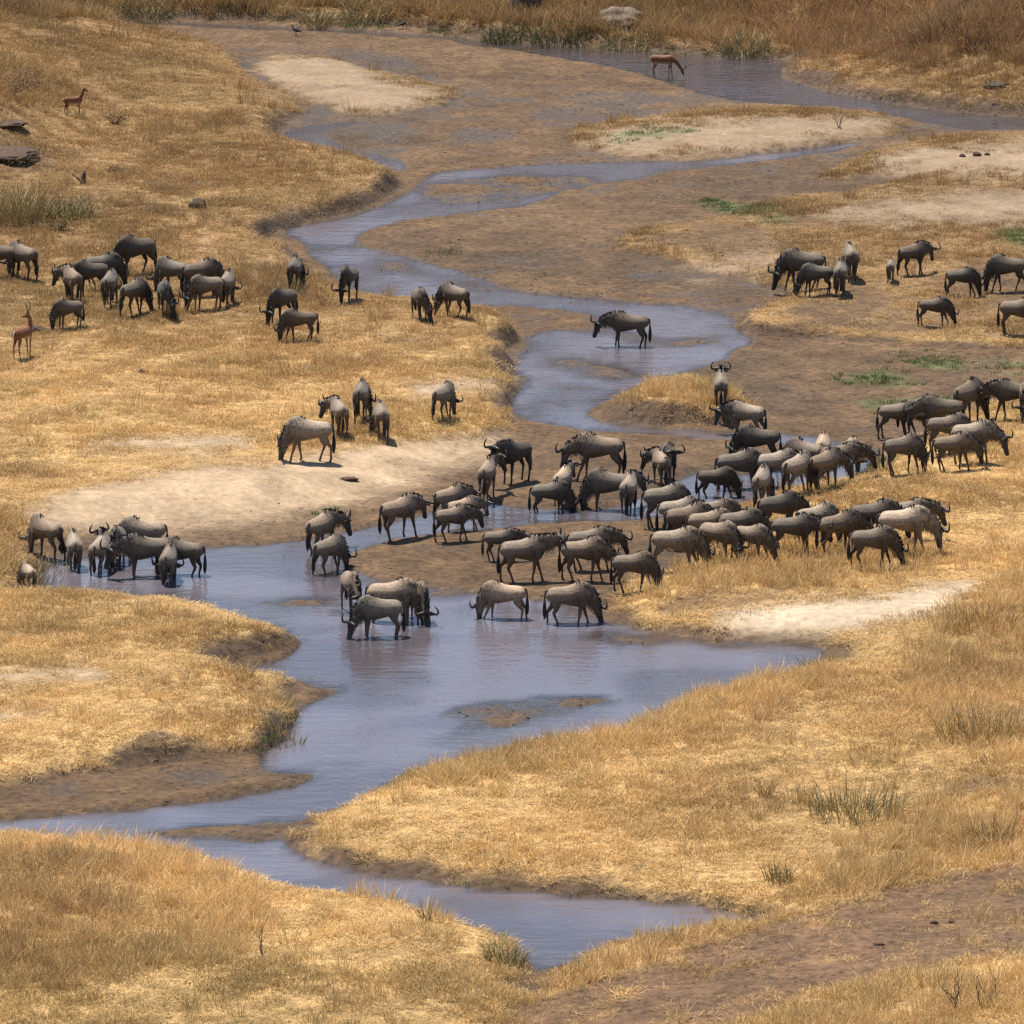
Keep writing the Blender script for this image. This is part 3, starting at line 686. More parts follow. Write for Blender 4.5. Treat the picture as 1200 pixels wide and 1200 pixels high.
HERD = [
 # picture x, y of the feet; heading (0 = right, 90 = away, 180 = left, 270 = towards us); pose; size; coat tone; label
 ('wildebeest grazing on the far left bank', [
 (-2,326,178,'g',1,.75,'dark wildebeest cut off by the photo edge, leftmost of the upper left herd'),
 (26,330,138,'g',1.05,.95,'grey wildebeest grazing at the left edge, black tail hanging to the right'),
 (84,357,108,'ll',1,1.0,'wildebeest seen from behind with horned head turned left, above a small grazing one'),
 (105,349,208,'g',1,.7,'dark shouldered wildebeest partly hidden in the middle of the upper left herd'),
 (121,339,10,'g',1,.7,'dark wildebeest back showing behind the tightly packed upper left herd'),
 (159,325,212,'g',1.12,.6,'large black humped wildebeest grazing at the top of the upper left herd'),
 (128,363,78,'g',1,.85,'wildebeest seen from behind, third rump in the front row of upper left herd'),
 (156,373,60,'gr',1,.75,'dark wildebeest from behind with horns showing at its right in upper left herd'),
 (193,374,282,'gl',.98,.65,'wildebeest facing us with its black face down in upper left herd'),
 (202,347,150,'g',1.0,.9,'grey wildebeest with long black tail behind the one facing us, upper left herd'),
 (236,349,26,'g',1.05,.75,'wildebeest with dark hump to the right at the back of upper left herd'),
 (241,365,214,'g',.98,1.15,'tan wildebeest grazing to the left at the front right of upper left herd'),
 (266,361,80,'g',.98,1.1,'pale striped rump of the rightmost wildebeest in the upper left herd'),
 (80,387,214,'g',.8,.95,'small wildebeest grazing apart below the upper left herd, near an antelope'),
 (345,343,86,'gr',.95,.75,'round backed wildebeest from behind, grazing above the pair on the left bank'),
 (408,356,248,'g',.98,.6,'dark wildebeest grazing towards us beside dry reeds at the water edge'),
 (331,383,232,'g',.98,.6,'dark wildebeest at the rear of a grazing pair on the left bank'),
 (351,401,192,'g',.88,.8,'front wildebeest of a grazing pair on the left bank, walking left'),
 (492,378,288,'gl',.92,.75,'wildebeest facing us grazing by the bank edge, left one of two'),
 (533,374,135,'gl',.92,.85,'wildebeest from behind by the bank edge, right one of two'),
 ]),
 ('wildebeest on the sunlit left bank', [
 (362,541,180,'g',1.08,1.75,'large pale wildebeest grazing to the left on the sandy slope'),
 (397,515,108,'ll',.95,1.2,'wildebeest from behind with horn to its left, just behind the pale grazing one'),
 (423,498,80,'gr',1,1.0,'dark wildebeest from behind, uppermost of the four on the sunlit slope'),
 (446,519,95,'gl',.95,1.1,'wildebeest from behind grazing with its head low on left, on the sunlit slope'),
 (520,494,62,'g',.9,1.1,'lone wildebeest walking away near the bank edge above the river bend'),
 ]),
 ('wildebeest at the left pool', [
 (53,658,135,'g',1,1.15,'wildebeest grazing beside the left pool, leftmost adult at the water'),
 (86,677,95,'g',.98,1.35,'pale wildebeest seen from behind standing in the left pool'),
 (117,681,76,'ul',1,1.3,'wildebeest from behind with wide horns raised, in the left pool'),
 (136,669,268,'m',1,.8,'wildebeest facing us with black face and tan beard in the left pool'),
 (167,658,180,'g',1.05,1.6,'pale backed wildebeest half hidden at the rear of the left pool group'),
 (172,683,188,'l',1.12,1.1,'large wildebeest with head level facing left in the left pool'),
 (197,693,88,'g',.98,1.05,'nearest wildebeest in the left pool, rump towards us'),
 (214,681,172,'g',.98,.85,'brown wildebeest at the right end of the left pool group'),
 (33,695,112,'gl',.64,1.5,'small calf grazing on the grass left of the pool'),
 ]),
 ('wildebeest standing in the river shallows', [
 (376,655,58,'lr',1,1.3,'wildebeest with turned horned head behind another, left side of middle shallows'),
 (386,677,50,'g',.95,1.0,'wildebeest with hidden head and dark chest wading, nearest at the left of the shallows'),
 (468,635,40,'l',1,1.2,'wildebeest standing alone in the blue shallows with head held level to the right'),
 (528,615,35,'l',.9,1.3,'rearmost of three wildebeest crossing the shallows in a cluster'),
 (543,623,28,'l',.84,1.6,'pale wildebeest in the middle of three crossing the shallows'),
 (531,636,22,'l',.86,1.1,'nearest of three wildebeest crossing the shallows in a cluster'),
 (571,596,80,'ur',1,1.2,'wildebeest from behind with wide horns raised on the mud edge'),
 (604,569,232,'u',1.05,.55,'dark wildebeest facing us with raised head and white horn on the open mud'),
 (702,562,180,'m',1.15,1.25,'big grey wildebeest facing left on the mud behind the drinkers'),
 (660,597,75,'u',.9,1.7,'pale wildebeest from behind between the drinkers and big grey one'),
 (645,607,10,'g',.9,.9,'brown wildebeest drinking to the right in the narrow channel'),
 (714,603,180,'g',1.1,1.15,'large wildebeest drinking to the left in the narrow channel'),
 (737,608,78,'lr',1,1.3,'wildebeest seen from behind at the right end of the narrow channel'),
 (783,573,280,'u',1,.55,'dark wildebeest staring at us with both horns up'),
 (775,579,105,'ll',.92,1.35,'pale rump of wildebeest just in front of the one staring at us'),
 (587,658,5,'l',.76,1.0,'small brown wildebeest walking right on the mud flat'),
 (614,683,10,'u',1.08,1.1,'bull wildebeest with raised head and black tail on the mud flat'),
 (692,669,6,'l',1,1.0,'wildebeest behind another at the edge of the straw grass, head level'),
 (684,681,-2,'m',1.02,1.15,'wildebeest with black tail on mud beside the straw grass'),
 (590,730,176,'g',.93,1.9,'very pale wildebeest drinking to the left with its reflection below'),
 (668,736,0,'g',1.04,1.15,'dark humped wildebeest drinking to the right by the grassy point'),
 (412,727,288,'m',1,1.1,'wildebeest facing us with curved horns at the left of the drinking cluster'),
 (461,737,-10,'g',1.12,1.4,'large tan wildebeest at the back of the drinking cluster'),
 (488,737,300,'g',1.05,1.2,'wildebeest drinking towards us with big curved horns, right of the cluster'),
 (444,753,190,'g',1.02,1.3,'nearest wildebeest of the drinking cluster, head down at the left'),
 ]),
 ('wildebeest around the small islet', [
 (736,409,180,'l',1.02,.75,'lone dark wildebeest standing in midstream with its head to the left'),
 (845,495,90,'u',.98,1.1,'wildebeest from behind with round horns beside the grassy islet'),
 (875,515,155,'ll',.95,1.4,'wildebeest stepping left below the islet toward another'),
 ]),
 ('wildebeest grazing on the far right flats', [
 (940,341,180,'g',1.18,.8,'large wildebeest grazing to the left at the edge of the right flats'),
 (957,347,190,'g',.9,.8,'smaller wildebeest grazing in front of the large one on the right flats'),
 (985,350,84,'g',.95,.85,'wildebeest from behind next to two left grazing ones on the right flats'),
 (997,331,96,'g',1,1.05,'pale rump of wildebeest at the back of the right flats cluster'),
 (1044,333,88,'g',.66,1.0,'small calf seen from behind on the right flats'),
 (1070,324,38,'l',.92,.75,'wildebeest with raised head facing right beside a calf'),
 (1127,348,8,'g',.8,.65,'dark wildebeest grazing nose to nose with another on the right flats'),
 (1180,342,180,'g',1.02,.8,'wildebeest grazing left, right one of two nose to nose'),
 (1095,383,-8,'g',.82,.75,'wildebeest grazing alone on the lower part of the right flats'),
 (1194,394,-12,'g',1,.85,'wildebeest cut off by the right photo edge on the flats'),
 ]),
 ('wildebeest on the right slope by the water', [
 (1053,514,2,'m',.95,.95,'leftmost wildebeest at the back of the right edge cluster'),
 (1078,510,10,'g',1,.6,'dark wildebeest in the middle of the right edge cluster'),
 (1103,510,178,'m',1,.8,'black maned wildebeest facing left in the right edge cluster'),
 (1135,500,58,'gr',1.12,.8,'big dark rumped wildebeest at the top of the right edge cluster'),
 (1111,531,4,'g',.98,1.0,'wildebeest half hidden behind the front pair of the right edge cluster'),
 (1058,557,18,'g',.97,.95,'wildebeest grazing right in front of the right edge cluster, near the water'),
 (1140,543,-2,'m',1.05,1.5,'pale wildebeest with black face at the front of the right edge cluster'),
 (1117,553,14,'m',.95,1.1,'wildebeest rump with dark tail beside the pale black faced one'),
 (1186,492,180,'l',1,.75,'wildebeest facing left at the right photo edge with upright horns'),
 (1204,494,262,'g',1,1.6,'pale wildebeest cut off at the right photo edge'),
 ]),
 ('wildebeest packed at the water behind the main herd', [
 (888,547,178,'g',1,.6,'dark wildebeest standing at the water edge behind the main herd'),
 (866,579,18,'g',1.08,.9,'large wildebeest behind the dark drinking one, main herd left end'),
 (840,588,-4,'g',.86,.55,'dark wildebeest drinking right at the left end of the main herd'),
 (893,600,80,'gr',1,1.35,'pale rump with dark tail, foremost of the packed wildebeest at the water'),
 (910,577,10,'m',1.05,1.6,'pale backed wildebeest in the packed row above the foremost rump'),
 (935,583,58,'gr',1.02,1.55,'pale wildebeest with thin black tail, in the packed row'),
 (944,564,150,'g',1,1.0,'brown wildebeest at the rear of the packed row'),
 (965,556,86,'g',.95,1.7,'whitish rump at the rear of the packed row near the water'),
 (967,578,50,'m',1,1.1,'wildebeest from behind at the right front of the packed row'),
 (985,566,0,'l',1,.7,'dark necked wildebeest near the right end of the packed row'),
 (1001,558,276,'m',1,1.2,'wildebeest facing us at the right end of the packed row'),
 ]),
 ('wildebeest of the main herd on the straw grass', [
 (780,619,12,'g',1.05,1.1,'big wildebeest at the upper left of the main herd with light tan flank'),
 (797,632,6,'m',1,1.5,'pale wildebeest half hidden behind others at the left of the main herd'),
 (806,643,16,'m',1.05,1.1,'brindled wildebeest in the middle of the left main herd'),
 (832,645,8,'m',.98,1.2,'wildebeest with pale nape in the left main herd'),
 (838,633,0,'m',.98,1.0,'wildebeest with dark head to the right behind the left main herd'),
 (793,671,-4,'g',1.08,1.3,'large tan wildebeest grazing right at the front of the main herd'),
 (743,695,-6,'g',.95,.9,'brown wildebeest grazing right at the left tip of the straw grass'),
 (843,661,-34,'g',.98,1.25,'wildebeest with tan rump behind tall straw, front of the main herd'),
 (868,647,5,'m',1,.85,'dark backed wildebeest behind the tan rumped one in main herd'),
 (881,660,-30,'g',.88,1.25,'small wildebeest standing in the tall straw with dark forequarters'),
 (913,628,16,'m',1.0,.7,'wildebeest with dark hump at the back of the main herd centre'),
 (930,651,0,'l',.98,.75,'dark brown wildebeest walking right in the main herd centre'),
 (957,642,20,'g',1,1.4,'pale wildebeest half hidden in the main herd centre'),
 (983,652,28,'m',1.0,1.1,'grey wildebeest in front of a dark one, right half of main herd'),
 (1024,641,12,'m',1.08,.7,'dark maned wildebeest standing tall in the right half of main herd'),
 (1063,634,0,'l',1,1.1,'tan backed wildebeest at the rear right of the main herd'),
 (1060,650,0,'m',1.15,1.75,'large whitish wildebeest with black face at the right end of main herd'),
 (1023,667,-3,'g',1,.9,'wildebeest grazing right in front of the whitish one'),
 ]),
]
for grp, rows in HERD:
    for (px, py, hd_, po, sz, tn, lb) in rows:
        add_wildebeest(px, py, hd_, po, sz, tn, lb, grp)

# ---------------------------------------------------------------- impala
def impala_parts(pose):
    mb = MB()
    tr = [(-.46, .80, .03, .04), (-.44, .79, .10, .11), (-.36, .775, .135, .15), (-.2, .755, .145, .155), (0, .74, .15, .165), (.2, .75, .14, .175), (.33, .77, .11, .16), (.42, .78, .06, .09)]
    mb.tube([(x, 0, z) for x, z, w, h in tr], [(w, h) for x, z, w, h in tr], side=Vector((0, 1, 0)), n=16)
    if pose == 'up': pts = [(.30, 0, .82), (.40, 0, .98), (.47, 0, 1.16), (.49, 0, 1.22)]; hd = Vector((.93, 0, -.35))
    elif pose == 'turn': pts = [(.30, 0, .82), (.40, .02, .98), (.44, .06, 1.14), (.43, .09, 1.20)]; hd = Vector((-.1, .95, -.3))
    else: pts = [(.30, 0, .80), (.50, 0, .68), (.66, 0, .46), (.71, 0, .38)]; hd = Vector((.35, 0, -.93))
    hd.normalize(); hs = Vector((0, 1, 0)) if pose != 'turn' else Vector((-.99, -.1, 0)); hs = (hs - hd * hs.dot(hd)).normalized(); hu = hd.cross(hs)
    mb.tube(pts, [(.10, .13), (.07, .09), (.05, .06), (.05, .05)], side=Vector((0, 1, 0)), n=12)
    poll = Vector(pts[-1])
    mb.tube([poll - hd * .04, poll, poll + hd * .08, poll + hd * .17, poll + hd * .24], [(.035, .04), (.055, .065), (.052, .06), (.034, .038), (.02, .02)], side=hs, n=12)
    for sg in (1, -1):
        y = .075 * sg; k = .05 * sg
        mb.tube([(.27, y, .80), (.27, y, .62), (.27 + k * .5, y, .40), (.275 + k * .6, y, .35), (.28 + k, y, .09), (.30 + k, y, 0)], [(.05, .08), (.04, .05), (.024, .026), (.025, .026), (.018, .018), (.024, .03)], n=8)
        mb.tube([(-.31, y, .82), (-.30, y, .66), (-.29 - k * .3, y, .55), (-.375 - k * .5, y, .38), (-.365 - k * .6, y, .32), (-.34 - k, y, .09), (-.32 - k, y, 0)], [(.07, .12), (.065, .11), (.045, .07), (.024, .028), (.024, .026), (.018, .018), (.024, .03)], n=8)
    body = fuse(mb, 'impala_body', .013, 1, .5)
    v = verts_of(body); z = v[:, 2]; x = v[:, 0]
    col = np.tile([.165, .058, .021], (len(v), 1))
    low = smooth(.70, .63, z) * smooth(.5, .58, z) * (np.abs(x) < .3)
    col = col * (1 - low[:, None]) + np.array([.36, .26, .18]) * low[:, None]
    leg = smooth(.5, .4, z) * (x < .45)
    col = col * (1 - leg[:, None]) + np.array([.22, .11, .055]) * leg[:, None]
    add_col(body, 'coat', col); body.materials.append(M_IMP)
    parts = {'body': body}
    for k in (1, -1):
        hm = MB(); hm.tube([poll + hu * .04 + hs * .025 * k, poll + hu * .14 + hs * .05 * k - hd * .02, poll + hu * .22 + hs * .12 * k - hd * .07, poll + hu * .33 + hs * .13 * k - hd * .09, poll + hu * .46 + hs * .09 * k - hd * .04], [.017, .016, .014, .010, .003], side=hd, n=8)
        parts['horn%d' % k] = hm.mesh('impala_horn', M_HORN)
        em = MB(); e0 = poll + hs * .045 * k + hu * .03; ed = (hs * k + hu * .5 - hd * .2).normalized()
        em.tube([e0, e0 + ed * .05, e0 + ed * .10, e0 + ed * .14], [(.012, .008), (.028, .009), (.022, .008), (.003, .003)], side=hd, n=6)
        parts['ear%d' % k] = em.mesh('impala_ear', M_EAR)
    tm = MB(); tm.tube([(-.44, 0, .86), (-.49, 0, .82), (-.51, 0, .70), (-.50, 0, .58)], [.022, .022, .02, .006], n=6)
    parts['tail'] = tm.mesh('impala_tail', simple('impala_tail_hair', (.5, .42, .34), .8))
    return parts
def add_impala(px, py, head, pose, size, horns, label):
    P = impala_parts(pose)
    x, y, z = on_ground(px, py); y += .3 * abs(math.sin(R(head))); z = float(height_at(x, y))
    e = bpy.data.objects.new('antelope', None); COL.objects.link(e); e.location = (x, y, z - .01); e.rotation_euler = (0, 0, R(head)); e.scale = (size,) * 3
    tag(e, label, 'antelope')
    for n, k in (('body', 'body'), ('horn', 'horn1'), ('horn', 'horn-1'), ('ear', 'ear1'), ('ear', 'ear-1'), ('tail', 'tail')):
        if n == 'horn' and not horns: continue
        link(n, P[k], e)
add_impala(27, 421, 60, 'turn', 1.12, True, 'reddish antelope with curved horns standing at the left photo edge')
add_impala(86, 137, 20, 'up', .85, False, 'small reddish antelope with upright neck in the tall grass of the hillside')
add_impala(777, 93, -12, 'down', 1.1, True, 'reddish antelope with lowered head drinking at the far pool')


# ---------------------------------------------------------------- grass
def grass_material(name, rough=.75):
    m, N, L, b = mat(name)
    at = N.new('ShaderNodeAttribute'); at.attribute_type = 'INSTANCER'; at.attribute_name = 'tint'
    bl = N.new('ShaderNodeAttribute'); bl.attribute_name = 'shade'
    s = N.new('ShaderNodeVectorMath'); s.operation = 'SCALE'; L.new(at.outputs['Vector'], s.inputs[0]); L.new(bl.outputs['Fac'], s.inputs['Scale'])
    L.new(s.outputs[0], b.inputs['Base Color'])
    b.inputs['Roughness'].default_value = rough; b.inputs['Specular IOR Level'].default_value = .25
    tr = N.new('ShaderNodeBsdfTranslucent'); L.new(s.outputs[0], tr.inputs['Color'])
    mx = N.new('ShaderNodeMixShader'); mx.inputs[0].default_value = .22
    out = [n for n in N if n.type == 'OUTPUT_MATERIAL'][0]
    L.new(b.outputs[0], mx.inputs[1]); L.new(tr.outputs[0], mx.inputs[2]); L.new(mx.outputs[0], out.inputs['Surface'])
    return m
M_GRASS = grass_material('grass_blade')

def blades(name, n, spread, hmin, hmax, lean, width, seed, curl=.4, material=M_GRASS, tint=None):
    """a tuft: n bent tapering blades, each with a slightly different colour"""
    rs = random.Random(seed); V, F, S = [], [], []
    for _ in range(n):
        a = rs.uniform(0, 6.283); r = spread * math.sqrt(rs.random())
        bx, by = r * math.cos(a), r * math.sin(a)
        h = rs.uniform(hmin, hmax); la = rs.uniform(0, 6.283) if rs.random() < .4 else a + rs.uniform(-.8, .8)
        ln = rs.uniform(.15, 1) * lean
        dx, dy = math.cos(la), math.sin(la); w = width * rs.uniform(.6, 1.3); fa = rs.uniform(0, 3.14)
        sx, sy = math.cos(fa) * w, math.sin(fa) * w
        b = len(V); sh = rs.uniform(.84, 1.16)
        for t, ww in ((0, .8), (.5, 1), (1, .15)):
            o = ln * h * (t + curl * t * t); z = h * t * (1 - .35 * ln * t) - .02 * (t == 0)
            V += [(bx + dx * o - sx * ww, by + dy * o - sy * ww, max(z, -.02)), (bx + dx * o + sx * ww, by + dy * o + sy * ww, max(z, -.02))]
            S += [sh, sh]
        F += [(b, b + 1, b + 3, b + 2), (b + 2, b + 3, b + 5, b + 4)]
    me = py_mesh(name, V, F, False, material)
    add_float(me, 'shade', S)
    return me

def proto_collection(name, meshes):
    c = bpy.data.collections.new(name)
    for i, me in enumerate(meshes):
        o = bpy.data.objects.new('%s_tuft_%02d' % (name, i), me); c.objects.link(o)
    return c

def scatter(name, coll, nvar, x, y, z, scl, tint, label, cat):
    n = len(x)
    me = bpy.data.meshes.new(name); me.vertices.add(n)
    me.vertices.foreach_set('co', np.stack([x, y, z], 1).astype(np.float32).ravel())
    def att(nm, typ, arr, key):
        a = me.attributes.new(nm, typ, 'POINT'); a.data.foreach_set(key, np.asarray(arr).ravel())
    att('tint', 'FLOAT_VECTOR', tint.astype(np.float32), 'vector')
    att('scl', 'FLOAT_VECTOR', scl.astype(np.float32), 'vector')
    rot = np.zeros((n, 3), np.float32); rot[:, 2] = rng.uniform(0, 6.283, n); rot[:, 0] = rng.normal(0, .08, n); rot[:, 1] = rng.normal(0, .08, n)
    att('rot', 'FLOAT_VECTOR', rot, 'vector')
    att('var', 'INT', rng.integers(0, nvar, n).astype(np.int32), 'value')
    o = bpy.data.objects.new(name, me); COL.objects.link(o)
    ng = bpy.data.node_groups.new(name + '_scatter', 'GeometryNodeTree')
    ng.interface.new_socket('Geometry', in_out='INPUT', socket_type='NodeSocketGeometry')
    ng.interface.new_socket('Geometry', in_out='OUTPUT', socket_type='NodeSocketGeometry')
    N, L = ng.nodes, ng.links
    gi = N.new('NodeGroupInput'); go = N.new('NodeGroupOutput')
    ip = N.new('GeometryNodeInstanceOnPoints'); ci = N.new('GeometryNodeCollectionInfo')
    ci.inputs['Collection'].default_value = coll; ci.inputs['Separate Children'].default_value = True; ci.inputs['Reset Children'].default_value = True
    def na(nm, typ):
        q = N.new('GeometryNodeInputNamedAttribute'); q.data_type = typ; q.inputs['Name'].default_value = nm; return q
    r = na('rot', 'FLOAT_VECTOR'); s = na('scl', 'FLOAT_VECTOR'); v = na('var', 'INT')
    er = N.new('FunctionNodeEulerToRotation'); L.new(r.outputs[0], er.inputs[0])
    L.new(gi.outputs[0], ip.inputs['Points']); L.new(ci.outputs[0], ip.inputs['Instance'])
    ip.inputs['Pick Instance'].default_value = True
    L.new(v.outputs[0], ip.inputs['Instance Index']); L.new(er.outputs[0], ip.inputs['Rotation']); L.new(s.outputs[0], ip.inputs['Scale'])
    L.new(ip.outputs[0], go.inputs[0])
    md = o.modifiers.new('scatter', 'NODES'); md.node_group = ng
    tag(o, label, cat, kind='stuff')
    return o

short = [blades('short_grass', 34, .26, .04, .16, 1.35, .0065, 100 + i) for i in range(6)]
tall = [blades('tall_grass', 30, .20, .22, .62, .55, .0075, 200 + i) for i in range(6)]
lush = [blades('green_grass', 30, .22, .04, .14, .7, .009, 300 + i) for i in range(3)]
c_short, c_tall, c_lush = proto_collection('short_grass', short), proto_collection('tall_grass', tall), proto_collection('green_grass', lush)

def field(density):
    """points over the strip of land the photograph (and a step aside) can see"""
    y = rng.uniform(154, 368, int(density * 58 * 214)); x = rng.uniform(-28.8, 28.8, len(y))
    k = np.abs(x) < y * .0690 + 3.0
    return x[k], y[k]
TALL = [[(-60,985),(60,985),(180,992),(300,1035),(330,1090),(280,1130),(120,1150),(-60,1160)], [(1120,700),(1300,640),(1300,900),(1170,900),(1090,850),(1060,780)],
        [(480,905),(700,865),(830,815),(980,775),(990,800),(840,850),(700,895),(500,925)], [(660,1140),(760,1100),(900,1070),(940,1085),(760,1130),(640,1190),(600,1230),(560,1220)],
        [(820,1230),(960,1170),(1100,1150),(1300,1120),(1300,1260),(820,1260)], [(690,495),(735,462),(790,446),(850,452),(890,480),(850,500)],
        [(820,650),(900,640),(1080,655),(1110,640),(1100,680),(960,690),(830,690),(740,705)], [(-60,600),(40,605),(60,660),(-60,690)], [(-60,60),(60,80),(100,120),(60,130),(-60,120)],
        [(380,-40),(1300,-40),(1300,70),(1100,85),(950,60),(800,50),(540,35),(380,25)], [(-60,-40),(400,-40),(400,22),(-60,16)], [(270,320),(330,310),(375,335),(380,350),(290,352)],
        [(1080,930),(1300,930),(1300,1010),(1100,1020),(960,1060),(900,1050),(1000,990)]]
tallm = masks(TALL, 9) * (0.45 + .55 * smooth(-.4, .3, fbm(GX, GY, 1.7, 131, 3)))

def tints(x, y, dark=1.0):
    far = samp(far_shade, x, y)[:, None]; gn = samp(green, x, y)[:, None]
    v = samp(GV, x, y)
    base = C(.615, .414, .181) * (1 - far) + C(.355, .222, .095) * far  # blade tint browned in the upper reach to paint the cloud shade
    olive = smooth(.05, .55, fbm(x, y, 4.0, 141, 3))[:, None]
    base = base * (1 - .22 * olive) + C(.30, .25, .11) * .22 * olive
    olv2 = (smooth(1060, 1180, v) * smooth(700, 500, samp(GU, x, y)))[:, None]          # the greener stand at the bottom left
    base = base * (1 - .45 * olv2) + C(.27, .215, .085) * .45 * olv2
    trod = smooth(.15, .6, fbm(x, y, 5.5, 143, 4))[:, None]
    base = base * (1 - .4 * trod) + C(.36, .225, .098) * .4 * trod
    base = base * (1 - gn * .8) + C(.13, .16, .055) * gn * .8
    rust = (smooth(115, 60, v) * smooth(750, 950, samp(GU, x, y)))[:, None]
    base = base * (1 - .6 * rust) + C(.36, .21, .095) * .6 * rust
    return base * dark * rng.uniform(.87, 1.13, (len(x), 1)) * (1 + .16 * fbm(x, y, 1.6, 151, 3)[:, None] + .12 * fbm(x, y, 7.0, 152, 2)[:, None])

x, y = field(34)
g = samp(grass, x, y)
k = rng.random(len(x)) < np.clip(g * 1.1, 0, 1) * (.55 + .45 * smooth(-.5, .3, fbm(x, y, .8, 161, 3)))
x, y = x[k], y[k]
hmul = .45 + .85 * smooth(-.4, .6, fbm(x, y, 2.5, 171, 3))
sc = rng.uniform(.7, 1.25, len(x))
scatter('dry_grass', c_short, len(short), x, y, height_at(x, y), np.stack([sc, sc, sc * hmul], 1), tints(x, y), 'short straw coloured grass covering the river banks', 'grass')

x, y = field(20)
g = samp(grass, x, y) * samp(tallm, x, y)
k = rng.random(len(x)) < np.maximum(g * .8, samp(grass, x, y) * .13 * smooth(.1, .6, fbm(x, y, 1.4, 191, 2)) )
x, y = x[k], y[k]
sc = rng.uniform(.6, 1.15, len(x))
sc = sc * (1 + .7 * smooth(90, 20, samp(GV, x, y)))
scatter('tall_dry_grass', c_tall, len(tall), x, y, height_at(x, y), np.stack([sc, sc, sc * rng.uniform(.6, 1.1, len(x))], 1), tints(x, y, 1.15) * C(1.0, 1.03, 1.10), 'tall dry golden grass standing along the banks', 'grass')

x, y = field(16)
# dark green fringe along some water edges and in the damp flats
fringe = masks([[(334,985),(420,1012),(560,1036),(700,1052),(690,1058),(540,1042),(400,1024),(330,1000)], [(300,870),(350,830),(356,850),(330,885),(290,892)], [(480,290),(540,284),(560,294),(490,298)],
                [(130,-10),(560,30),(700,44),(900,58),(900,72),(700,60),(560,46),(380,34)], [(540,1095),(610,1100),(622,1135),(560,1120)], [(1000,545),(1040,530),(1040,550),(1005,560)]], 5)
gm = np.maximum(green * .8, fringe)
k = rng.random(len(x)) < samp(gm, x, y) * (samp(H_, x, y) > .0) * (.15 + .6 * smooth(-.1, .5, fbm(x, y, 1.1, 181, 3)))
x, y = x[k], y[k]
sc = rng.uniform(.7, 1.3, len(x))
tn = np.tile([.125, .165, .052], (len(x), 1)) * rng.uniform(.6, 1.3, (len(x), 1))
scatter('green_grass', c_lush, len(lush), x, y, height_at(x, y), np.stack([sc, sc, sc * .9], 1), tn, 'short green grass on damp ground near the water', 'grass')

# ---------------------------------------------------------------- trampled clods on the mud
M_CLOD = grass_material('mud_clod', .9)
def clod(i):
    bm = bmesh.new(); bmesh.ops.create_icosphere(bm, subdivisions=2, radius=1); rs = random.Random(700 + i)
    for v in bm.verts:
        v.co = Vector((v.co.x * .075, v.co.y * .075, v.co.z * .04)) * (1 + rs.uniform(-.25, .25))
    me = bpy.data.meshes.new('mud_clod'); bm.to_mesh(me); bm.free(); me.materials.append(M_CLOD); add_float(me, 'shade', np.ones(len(me.vertices))); return me
c_clod = proto_collection('mud_clod', [clod(i) for i in range(4)])
x, y = field(13)
hh = height_at(x, y); u_, v_ = samp(GU, x, y), samp(GV, x, y)
bare = np.clip(1 - samp(grass, x, y) * 1.4, 0, 1) * (hh > -.01) * (1 - .75 * samp(np.clip(sand + sandw, 0, 1), x, y))
k = rng.random(len(x)) < bare * (.05 + .6 * smooth(0, .6, fbm(x, y, 2.6, 201, 3)))
x, y = x[k], y[k]
sc = .16 + .5 * rng.random(len(x)) ** 4
tn = np.stack([samp(colr[..., q], x, y) for q in range(3)], 1) * rng.uniform(.6, 1.15, (len(x), 1))
scatter('mud_clods', c_clod, 4, x, y, height_at(x, y), np.stack([sc * rng.uniform(.8, 1.6, len(x)), sc, sc], 1), tn, 'trampled clods and hoof churned lumps over the mud flats', 'mud')

# ---------------------------------------------------------------- reed clumps, shrubs, dead wood
M_REED = simple('reed_blade', (.36, .275, .125), .7, .35, 6)
M_REEDG = simple('green_reed', (.27, .235, .11), .7, .35, 6)
M_STRAWB = simple('straw_blade', (.46, .31, .13), .75, .3, 6)
M_RUST = simple('rusty_stem', (.24, .145, .075), .8, .35, 6)
M_DKREED = simple('dark_reed', (.13, .125, .06), .8, .35, 6)
M_TWIG = simple('dead_twig', (.085, .060, .045), .85, .35, 12)
M_LEAFY = simple('shrub_leaf', (.17, .135, .07), .75, .4, 5)
M_LEAFO = simple('olive_leaf', (.24, .18, .085), .75, .4, 5)
M_LEAFR = simple('rust_leaf', (.22, .135, .07), .75, .4, 5)
M_LEAFG = simple('dark_leaf', (.13, .115, .055), .75, .4, 5)
M_GREYROCK = simple('grey_rock', (.15, .11, .078), .9, .3, 4)
M_DARKROCK = simple('dark_rock', (.075, .052, .038), .9, .35, 4)
M_CLAY = simple('dark_clay', (.085, .052, .036), .9, .3, 6)

def reed(px, py, n, rad, h, m, label, name='reed_clump', cat='reeds', group=None, seed=0, lean=.6, w=.009):
    x, y, z = on_ground(px, py)
    me = blades(name, int(n * .8), 1.0, .22 * h, h, lean, w, 900 + seed, .3, m)
    co = verts_of(me); b = np.repeat(co[::6], 6, 0)[:len(co)] * np.array([1, 1, 0])
    # stretch the root ring to the clump's radius, keep each blade's own size
    co += b * (rad - 1)
    # follow the lie of the land
    co[:, 2] += height_at(x + b[:, 0] * rad, y + b[:, 1] * rad) - z
    me.vertices.foreach_set('co', co.astype(np.float32).ravel()); me.update()
    o = link(name, me); o.location = (x, y, z - .02)
    return tag(o, label, cat, group)

